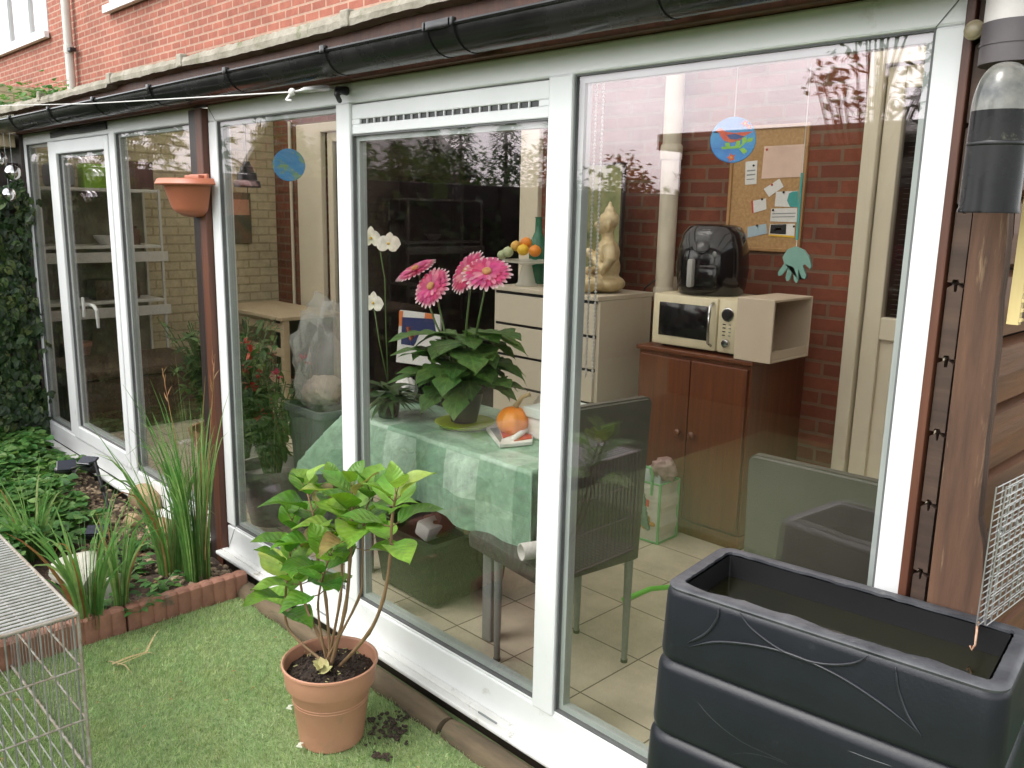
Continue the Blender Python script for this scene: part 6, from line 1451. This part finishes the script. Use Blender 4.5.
tree('small_tree', -2.05, -4.9, 3.6, .60, 2.75, 560, .08, LEAF_T, 'small green leaved tree mirrored at the top right corner of the right pane', 'tree', None, 302, False, .035)
sd = thing('garden_shed', 'dark wooden garden shed with a flat roof mirrored in the right pane', 'shed', (-3.2, -6.2, -.14))
m = MB(); m.box(-5.0, -1.2, -7.4, -5.3, -.14, 2.25); build('boarded_wall', m, DARKW, sd)
m = MB(); m.box(-5.15, -1.05, -7.5, -5.12, 2.25, 2.40, .01); build('flat_roof', m, GREYW, sd)
m = MB(); m.box(-3.5, -2.6, -5.302, -5.27, -.1, 1.9, .01); build('door', m, BROWNW, sd)
fz = thing('garden_fence', 'brown board fence along the end of the garden, mirrored in the glass', 'fence', (-10, -11.5, -.14))
m = MB()
for i in range(150): m.box(-27+i*.2, -27+i*.2+.185, -11.5, -11.47, -.14, 1.75)
build('fence_boards', m, BROWNW, fz); m = MB(); m.box(-27, 3, -11.52, -11.45, 1.751, 1.80); build('cap_rail', m, PALEW, fz)
nh = thing('neighbour_house', 'distant brick house with a white edged gable mirrored in the pane by the post', 'house', (-40, -21, -.14))
m = MB(); m.prism([(-44, -21, -.14), (-36, -21, -.14), (-36, -21, 3.6), (-40, -21, 6.4), (-44, -21, 3.6)], (0, -9, 0)); build('brick_wall', m, BRICK_H, nh)
m = MB(); m.prism([(-44.4, -20.7, 3.35), (-40, -20.7, 6.45), (-35.6, -20.7, 3.35), (-35.6, -20.7, 3.5), (-40, -20.7, 6.65), (-44.4, -20.7, 3.5)], (0, -9.5, 0)); build('roof', m, DARKW, nh)
m = MB(); m.prism([(-44.4, -20.66, 3.2), (-40, -20.66, 6.3), (-35.6, -20.66, 3.2), (-35.6, -20.66, 3.5), (-40, -20.66, 6.66), (-44.4, -20.66, 3.5)], (0, -.038, 0)); build('bargeboard', m, WHITE, nh)

for i, (x, y, H, r) in enumerate(((-9.2, -1.6, 2.75, 1.0), (-9.6, -3.3, 2.9, 1.1), (-9.3, -5.0, 2.7, 1.0), (-10.2, -.2, 2.9, 1.0))):
    tree('garden_shrub', x, y, H, r, .6, 1700, .12, LEAF_T, 'leafy green shrub rising beyond the ivy fence, mirrored in the left panes', 'shrub', 'shrubs beyond the ivy fence', 400+i)

# ================================================================== LIGHT, SKY, CAMERA
w = bpy.data.worlds.new("World"); S.world = w; w.use_nodes = True
t = w.node_tree; t.nodes.clear()
N = lambda ty, **k: _n(t, ty, **k)
SUN_EL, SUN_AZ = math.radians(52), math.radians(200)   # high, from behind the photographer, veiled by cloud
sky = N('ShaderNodeTexSky', sky_type='NISHITA'); sky.sun_disc = False; sky.sun_elevation = SUN_EL; sky.sun_rotation = SUN_AZ; sky.air_density = 1.0; sky.dust_density = 3.0; sky.ozone_density = 1.0
hs = N('ShaderNodeHueSaturation', i={'Saturation': .10, 'Value': 1.0}); t.links.new(sky.outputs[0], hs.inputs['Color'])
tc = N('ShaderNodeTexCoord'); mp = N('ShaderNodeMapping', i={'Scale': (1, 1, 2.2)}); t.links.new(tc.outputs['Generated'], mp.inputs[0])
nz = N('ShaderNodeTexNoise', i={'Scale': 3.0, 'Detail': 7, 'Roughness': .55}); t.links.new(mp.outputs[0], nz.inputs[0])
mr = N('ShaderNodeMapRange', i={1:.35, 2:.65, 3:.95, 4:1.6}); t.links.new(nz.outputs[0], mr.inputs[0])
sz = N('ShaderNodeSeparateXYZ'); t.links.new(tc.outputs['Generated'], sz.inputs[0])     # hazy cloud brightens towards the horizon
gz_ = N('ShaderNodeMapRange', i={1: 0.0, 2: .75, 3: 2.1, 4: .9}); t.links.new(sz.outputs[2], gz_.inputs[0])
mg_ = N('ShaderNodeMath', operation='MULTIPLY'); t.links.new(mr.outputs[0], mg_.inputs[0]); t.links.new(gz_.outputs[0], mg_.inputs[1])
vm = N('ShaderNodeVectorMath', operation='SCALE'); t.links.new(hs.outputs[0], vm.inputs[0]); t.links.new(mg_.outputs[0], vm.inputs['Scale'])
bg = N('ShaderNodeBackground', i={'Strength': .15}); t.links.new(vm.outputs[0], bg.inputs[0])
wo = N('ShaderNodeOutputWorld'); t.links.new(bg.outputs[0], wo.inputs[0])
ld = bpy.data.lights.new('sun', 'SUN'); ld.energy = .8; ld.angle = math.radians(25); ld.color = (1, .96, .9)
lo = bpy.data.objects.new('sun', ld); COL.objects.link(lo)
dirv = V((math.sin(SUN_AZ)*math.cos(SUN_EL), math.cos(SUN_AZ)*math.cos(SUN_EL), math.sin(SUN_EL)))
lo.rotation_euler = dirv.to_track_quat('Z', 'Y').to_euler(); lo.location = dirv*30
cd = bpy.data.cameras.new('camera'); co = bpy.data.objects.new('camera', cd); COL.objects.link(co); S.camera = co
cd.sensor_width = 36; cd.lens = FOC/1024*36; cd.clip_start = .02; cd.clip_end = 500
M4 = Matrix((
    (ROT[0][0], -ROT[0][1], -ROT[0][2], CAM.x),
    (ROT[1][0], -ROT[1][1], -ROT[1][2], CAM.y),
    (ROT[2][0], -ROT[2][1], -ROT[2][2], CAM.z), (0, 0, 0, 1)))
co.matrix_world = M4
S.view_settings.view_transform = 'Standard'; S.view_settings.look = 'None'; S.view_settings.gamma = 1; S.view_settings.use_curve_mapping = False
S.view_settings.exposure = .82
S.render.engine = 'CYCLES'; cy = S.cycles
cy.use_denoising = True; cy.max_bounces = 12; cy.diffuse_bounces = 5; cy.glossy_bounces = 5; cy.transparent_max_bounces = 40; cy.transmission_bounces = 6
cy.caustics_reflective = False; cy.caustics_refractive = False; cy.sample_clamp_indirect = 8
cy.use_adaptive_sampling = True; cy.adaptive_threshold = .02
